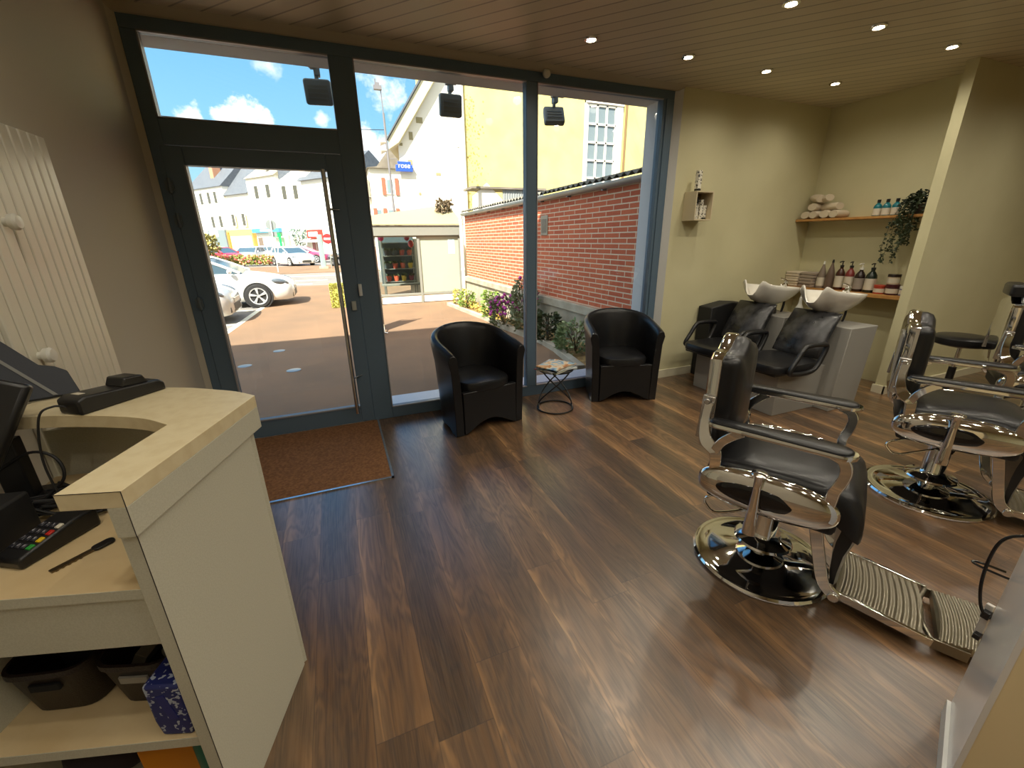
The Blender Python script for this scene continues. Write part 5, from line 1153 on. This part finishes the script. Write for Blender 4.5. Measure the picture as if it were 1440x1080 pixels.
# distant trees, rose bed, signs
def tree(label, loc, r, h, n, m, trunk):
    t = thing('street_tree', label, 'tree', loc, 0, 'trees on the square'); b = B()
    for k in range(n):
        v = Vector((random.gauss(0, 1), random.gauss(0, 1), random.gauss(0, 1))).normalized()*r*random.uniform(0.5, 1)
        leaf(b, (v.x, v.y, h+v.z*1.1), random.uniform(0.2, 0.4), (v.x+random.uniform(-1, 1), v.y+random.uniform(-1, 1), v.z+random.uniform(-1, 1)))
    b.build('crown', m, t, smooth=False); B().cyl((0, 0, 0), (0, 0, h), trunk, trunk*0.6, seg=10).build('trunk', M('bark', S(110, 96, 74), 0.9), t)
random.seed(21)
tree('small olive green tree at the left edge of the door glass', (-8.4, 38.5, GZ), 0.65, 1.6, 260, lmat('olive_leaf', S(120, 116, 60), S(160, 150, 84)), 0.06)
tree('dark blue green tree between the green and the red shopfronts', (-4.5, 76, GZ), 1.3, 2.6, 300, lmat('teal_leaf', S(84, 112, 104), S(110, 136, 124)), 0.12)
t = thing('rose_bed', 'wide bed of pink and orange roses on the traffic island', 'flower bed', (-6.5, 40, GZ), kind='stuff')
b = B(); f1 = B(); f2 = B()
for k in range(1500): leaf(b, (random.uniform(-3.1, 2.3), random.uniform(-0.9, 0.9), random.uniform(0.05, 0.75)), random.uniform(0.12, 0.24), (random.uniform(-1, 1), random.uniform(-1, 1), random.uniform(0, 1)))
for k in range(170): (f1 if k % 2 else f2).sph((random.uniform(-3.1, 2.3), random.uniform(-1.0, 0.2), random.uniform(0.15, 0.85)), random.uniform(0.05, 0.1), 6)
b.build('leaves', lmat('rose_leaf', S(124, 140, 62), S(160, 160, 80)), t, smooth=False); f1.build('pink_roses', M('pink_rose', S(226, 110, 110), 0.7), t); f2.build('orange_roses', M('orange_rose', S(230, 160, 120), 0.7), t)
GALV = M('galvanised', S(150, 156, 152), 0.4, 0.5)
t = thing('round_sign', 'back of a round road sign on a pole before the blue shopfront', 'road sign', (-3.25, 30, GZ))
B().cyl((0, 0, 0), (0.08, 0, 2.95), 0.035, seg=10).build('pole', M('pale_pole', S(200, 200, 196), 0.5), t); B().cyl((0.07, 0.05, 2.72), (0.07, 0.09, 2.72), 0.29, seg=26).build('disc', GALV, t); B().box(-0.16, 0.30, 0.05, 0.08, 2.06, 2.34).build('plate', GALV, t)
t = thing('no_entry_sign', 'red and white no entry sign beside the grey street post', 'road sign', (-0.20, 32.0, GZ))
B().cyl((0, 0, 0), (0, 0, 2.2), 0.03, seg=10).build('pole', GALV, t); B().cyl((0, -0.06, 1.92), (0, -0.03, 1.92), 0.32, seg=28).build('red_disc', M('sign_red', S(190, 40, 44), 0.4), t); B().box(-0.24, 0.24, -0.068, -0.06, 1.86, 1.98).build('white_bar', RENDER, t)
t = thing('street_post', 'broad grey green street post left of the no entry sign', 'post', (-0.70, 32.3, GZ))
rbox(B(), -0.16, 0.16, -0.1, 0.1, 0, 2.2, 0.03).build('column', M('grey_green_post', S(128, 150, 146), 0.5), t); B().box(-0.28, 0.28, -0.2, 0.2, 0, 0.15).build('foot', CONC, t)
# ---- cars: local +x forward
RUB = M('tyre', S(34, 34, 34), 0.8); RIM = M('rim_metal', S(214, 216, 216), 0.3, 0.5); CGL = M('car_glass', S(66, 86, 98), 0.06); LAMP = M('head_lamp', S(90, 98, 104), 0.1, coat=1.0)
def car(name, label, loc, rz, paint, sc=1.0):
    t = thing(name, label, 'car', loc, rz, 'parked cars'); t.scale = (sc, sc, sc)
    rs = []
    for x, zb, hw, z0 in ((2.16, .50, .50, .28), (2.12, .60, .66, .20), (1.98, .70, .80, .18), (1.7, .80, .86, .18), (1.3, .88, .885, .18), (.80, .95, .89, .18), (0, .97, .895, .18), (-1, 1.0, .89, .18), (-1.7, 1.03, .87, .2), (-2.05, .98, .78, .25), (-2.15, .80, .70, .3)):
        h = [(-hw*.9, z0), (-hw, z0+.12), (-hw*1.01, (z0+zb)/2+.05), (-hw*.97, zb-.06), (-hw*.86, zb-.005), (-hw*.45, zb+.02)]
        rs.append([(x, y, z) for y, z in h]+[(x, 0, zb+.03)]+[(x, -y, z) for y, z in h[::-1]])
    B().rings(rs).build('body', paint, t, angle=50)
    def ring(xa, xb, hw, z): return [(xa, -hw*.85, z), (xa-.12, -hw, z), (xb+.12, -hw, z), (xb, -hw*.85, z), (xb, hw*.85, z), (xb+.12, hw, z), (xa-.12, hw, z), (xa, hw*.85, z)]
    B().rings([ring(.98, -2.0, .80, .94), ring(.55, -1.85, .755, 1.15), ring(.10, -1.6, .69, 1.34)]).build('window_glass', CGL, t, angle=20)
    B().rings([ring(.14, -1.64, .70, 1.335), ring(0.0, -1.55, .68, 1.40), ring(-.25, -1.3, .55, 1.435)]).build('roof_panel', paint, t, angle=60)
    b = B()
    for sg in (-1, 1):
        b.tube([(.93, sg*.79, .95), (.52, sg*.755, 1.15), (.05, sg*.70, 1.345)], 0.035, seg=8); b.tube([(-.55, sg*.81, .95), (-.62, sg*.70, 1.35)], 0.035, seg=8)
        b.tube([(-1.75, sg*.80, .98), (-1.5, sg*.69, 1.35)], 0.07, seg=8); b.tube([(.05, sg*.70, 1.35), (-1.5, sg*.70, 1.35)], 0.03, seg=8)
    b.build('pillars', paint, t)
    for sg in (-1, 1):
        B().sph((.72, sg*.95, 1.0), .1, 12, (.6, 1.0, .65)).build('mirror', paint, t)
        b = B().sph((0, 0, 0), 1, 14, (.24, .10, .085)); b.xform(Matrix.Translation((1.86, sg*.74, .67)) @ Euler((0, R(14), sg*R(-28))).to_matrix().to_4x4()); b.build('headlamp', LAMP, t)
        for x in (1.28, -1.30):
            B().cyl((x, sg*.80, .325), (x, sg*.8995, .325), .365, seg=30).build('wheel_arch', M('arch_dark', S(34, 34, 34), 0.8), t)
            ty = B().lathe([(0, -.09), (.24, -.09), (.30, -.085), (.32, -.06), (.32, .06), (.30, .085), (.235, .09), (.225, .05), (0, .05)], (x, sg*.835, .32), 30, (0, sg, 0)).build('wheel', RUB, t)
            b = B().lathe([(.205, .06), (.232, .075), (.228, .092), (.20, .085), (.205, .06)], (x, sg*.835, .32), 30, (0, sg, 0), False).cyl((x, sg*.89, .32), (x, sg*.925, .32), .045, seg=12)
            for k in range(5):
                a = 2*PI*k/5+.3; a2 = a+.22
                for aa in (a, a2): b.tube([(x+.03*math.cos(a), sg*.915, .32+.03*math.sin(a)), (x+.21*math.cos(aa), sg*.915, .32+.21*math.sin(aa))], .017, seg=6)
            b.build('rim', RIM, ty)
    B().box(2.10, 2.165, -.35, .35, .25, .42).box(2.08, 2.14, -.62, -.42, .24, .36).box(2.08, 2.14, .42, .62, .24, .36).build('grille', M('grille_dark', S(70, 70, 66), 0.5), t, bevel=0.01)
    B().box(2.165, 2.18, -.25, .25, .44, .54).build('number_plate', RENDER, t, bevel=0.002)
    return t
WP = M('white_car_paint', S(232, 232, 226), 0.25, coat=1.0); SP = M('silver_car_paint', S(190, 186, 178), 0.3, coat=1.0); RP = M('red_car_paint', S(190, 30, 44), 0.25, coat=1.0); PP = M('pink_red_paint', S(206, 66, 104), 0.3, coat=1.0); DP = M('teal_car_paint', S(96, 116, 112), 0.3, coat=1.0)
car('parked_car', 'white hatchback with five spoke wheels parked nose towards the forecourt', (-3.36, 14.52, GZ), 0, WP)
car('parked_car', 'silver car whose front just shows at the left edge of the door glass', (-4.42, 11.75, GZ), 0, SP)
car('parked_car', 'small white car facing the camera right of the rose bed', (-3.0, 38.6, GZ), R(-60), WP)
car('parked_car', 'pink red car behind the small white car', (-2.45, 43.5, GZ), R(-14), PP)
car('parked_car', 'red car behind the left half of the rose bed', (-9.0, 45.5, GZ), R(-40), RP)
car('parked_car', 'white car behind the middle of the rose bed', (-7.1, 46.5, GZ), R(-100), WP)
car('parked_car', 'white estate car behind the right half of the rose bed', (-5.4, 52.0, GZ), R(-20), WP)
car('parked_car', 'teal grey car farthest left behind the rose bed', (-12.6, 48.0, GZ), R(-30), DP)
t = thing('motorcycle', 'white motorcycle parked below the no entry sign', 'motorcycle', (0.10, 35.5, GZ), R(-110))
for x in (-.65, .65):
    B().lathe([(0.22, -.05), (.30, -.05), (.31, 0), (.30, .05), (0.22, .05), (0.22, -.05)], (x, 0, .31), 24, (0, 1, 0), False).build('wheel', RUB, t)
B().tube(spline([(-.7, 0, .75), (-.3, 0, .8), (.1, 0, .95), (.45, 0, .9)]), 0.16, seg=10).sph((.6, 0, .95), .2, 12).build('body', WP, t); B().tube([(.65, 0, .31), (.45, 0, 1.05)], .05, seg=8).tube([(.45, -.32, 1.1), (.45, .32, 1.1)], .02, seg=8).build('fork', GALV, t)
# ================================================================== SKY, SUN, CAMERA
wd = bpy.data.worlds.new('sky'); bpy.context.scene.world = wd; wd.use_nodes = True
class _W: pass
t = NT.__new__(NT); t.t = wd.node_tree; t.n = wd.node_tree.nodes
bg = t.n['Background']; tc = t.new('ShaderNodeTexCoord'); sp = t.new('ShaderNodeSeparateXYZ'); t.link(tc.outputs['Generated'], sp.inputs[0])
sky = t.ramp(sp.outputs[2], [(0.0, (0.55, 0.80, 0.95)), (0.18, (0.32, 0.68, 0.95)), (0.45, (0.12, 0.42, 0.86)), (1.0, (0.06, 0.24, 0.62))])
nz = t.new('ShaderNodeTexNoise', Scale=26.0, Detail=8.0, Roughness=0.62); t.link(tc.outputs['Generated'], nz.inputs['Vector'])
nz2 = t.new('ShaderNodeTexNoise', Scale=3.0, Detail=6.0, Roughness=0.6); t.link(tc.outputs['Generated'], nz2.inputs['Vector'])
def blob(d, r):
    v = t.new('ShaderNodeVectorMath'); v.operation = 'DISTANCE'; t.link(tc.outputs['Generated'], v.inputs[0]); v.inputs[1].default_value = d
    k = t.math('DIVIDE', v.outputs['Value'], r)
    return t.math('SUBTRACT', 1.0, k)
CL = None
for d, r, st_ in CLOUDS:
    q = t.math('MULTIPLY', t.math('MAXIMUM', t.math('ADD', blob(d, r), t.math('MULTIPLY', t.math('SUBTRACT', nz.outputs['Fac'], 0.5), 3.4)), 0.0), st_)
    CL = q if CL is None else t.math('MAXIMUM', CL, q)
wide = t.math('MULTIPLY', t.math('MAXIMUM', t.math('SUBTRACT', nz2.outputs['Fac'], 0.56), 0.0), 3.0)
cl = t.math('MINIMUM', t.math('ADD', t.math('MULTIPLY', CL, 2.2), t.math('MULTIPLY', wide, 0.6)), 1.0)
sv = t.new('ShaderNodeVectorMath'); sv.operation = 'DOT_PRODUCT'; t.link(tc.outputs['Generated'], sv.inputs[0]); sv.inputs[1].default_value = Vector((-0.6, -0.704, 1.0)).normalized()
glow = t.math('POWER', t.math('MAXIMUM', sv.outputs['Value'], 0.0), 2.0)
skyc = t.mix(cl, sky, (1.25, 1.25, 1.26, 1.0))
t.link(t.mix(glow, skyc, (2.6, 2.5, 2.3, 1.0)), bg.inputs[0]); bg.inputs[1].default_value = SKY_STR
sl = bpy.data.lights.new('sun', 'SUN'); sl.energy = SUN_STR; sl.angle = R(0.6); sl.color = (1.0, 0.93, 0.82)
so = bpy.data.objects.new('sun', sl); C.objects.link(so); so.rotation_euler = Vector((0.6, 0.704, -1.0)).to_track_quat('-Z', 'Y').to_euler()
cam = bpy.data.cameras.new('camera'); co = bpy.data.objects.new('camera', cam); C.objects.link(co)
cam.sensor_width = 36.0; cam.lens = 589.45/1440*36.0; cam.clip_start = 0.02; cam.clip_end = 400
yw, pt, rl = R(21.940), R(19.043), R(-0.827)
fwd = Vector((math.sin(yw)*math.cos(pt), math.cos(yw)*math.cos(pt), -math.sin(pt))); rgt = Vector((math.cos(yw), -math.sin(yw), 0)); upv = rgt.cross(fwd)
r2 = rgt*math.cos(rl)+upv*math.sin(rl); u2 = upv*math.cos(rl)-rgt*math.sin(rl)
mw = Matrix((r2, u2, -fwd)).transposed().to_4x4(); mw.translation = (0, 0, 1.5); co.matrix_world = mw
sc = bpy.context.scene; sc.camera = co
vs = sc.view_settings; vs.view_transform = 'Standard'; vs.look = 'None'; vs.exposure = EXPO; vs.gamma = 1.0; vs.use_curve_mapping = False
sc.cycles.max_bounces = 10; sc.cycles.diffuse_bounces = 5; sc.cycles.transparent_max_bounces = 16
sc.cycles.caustics_reflective = False; sc.cycles.caustics_refractive = False; sc.cycles.sample_clamp_indirect = 6.0
sc.cycles.use_denoising = True
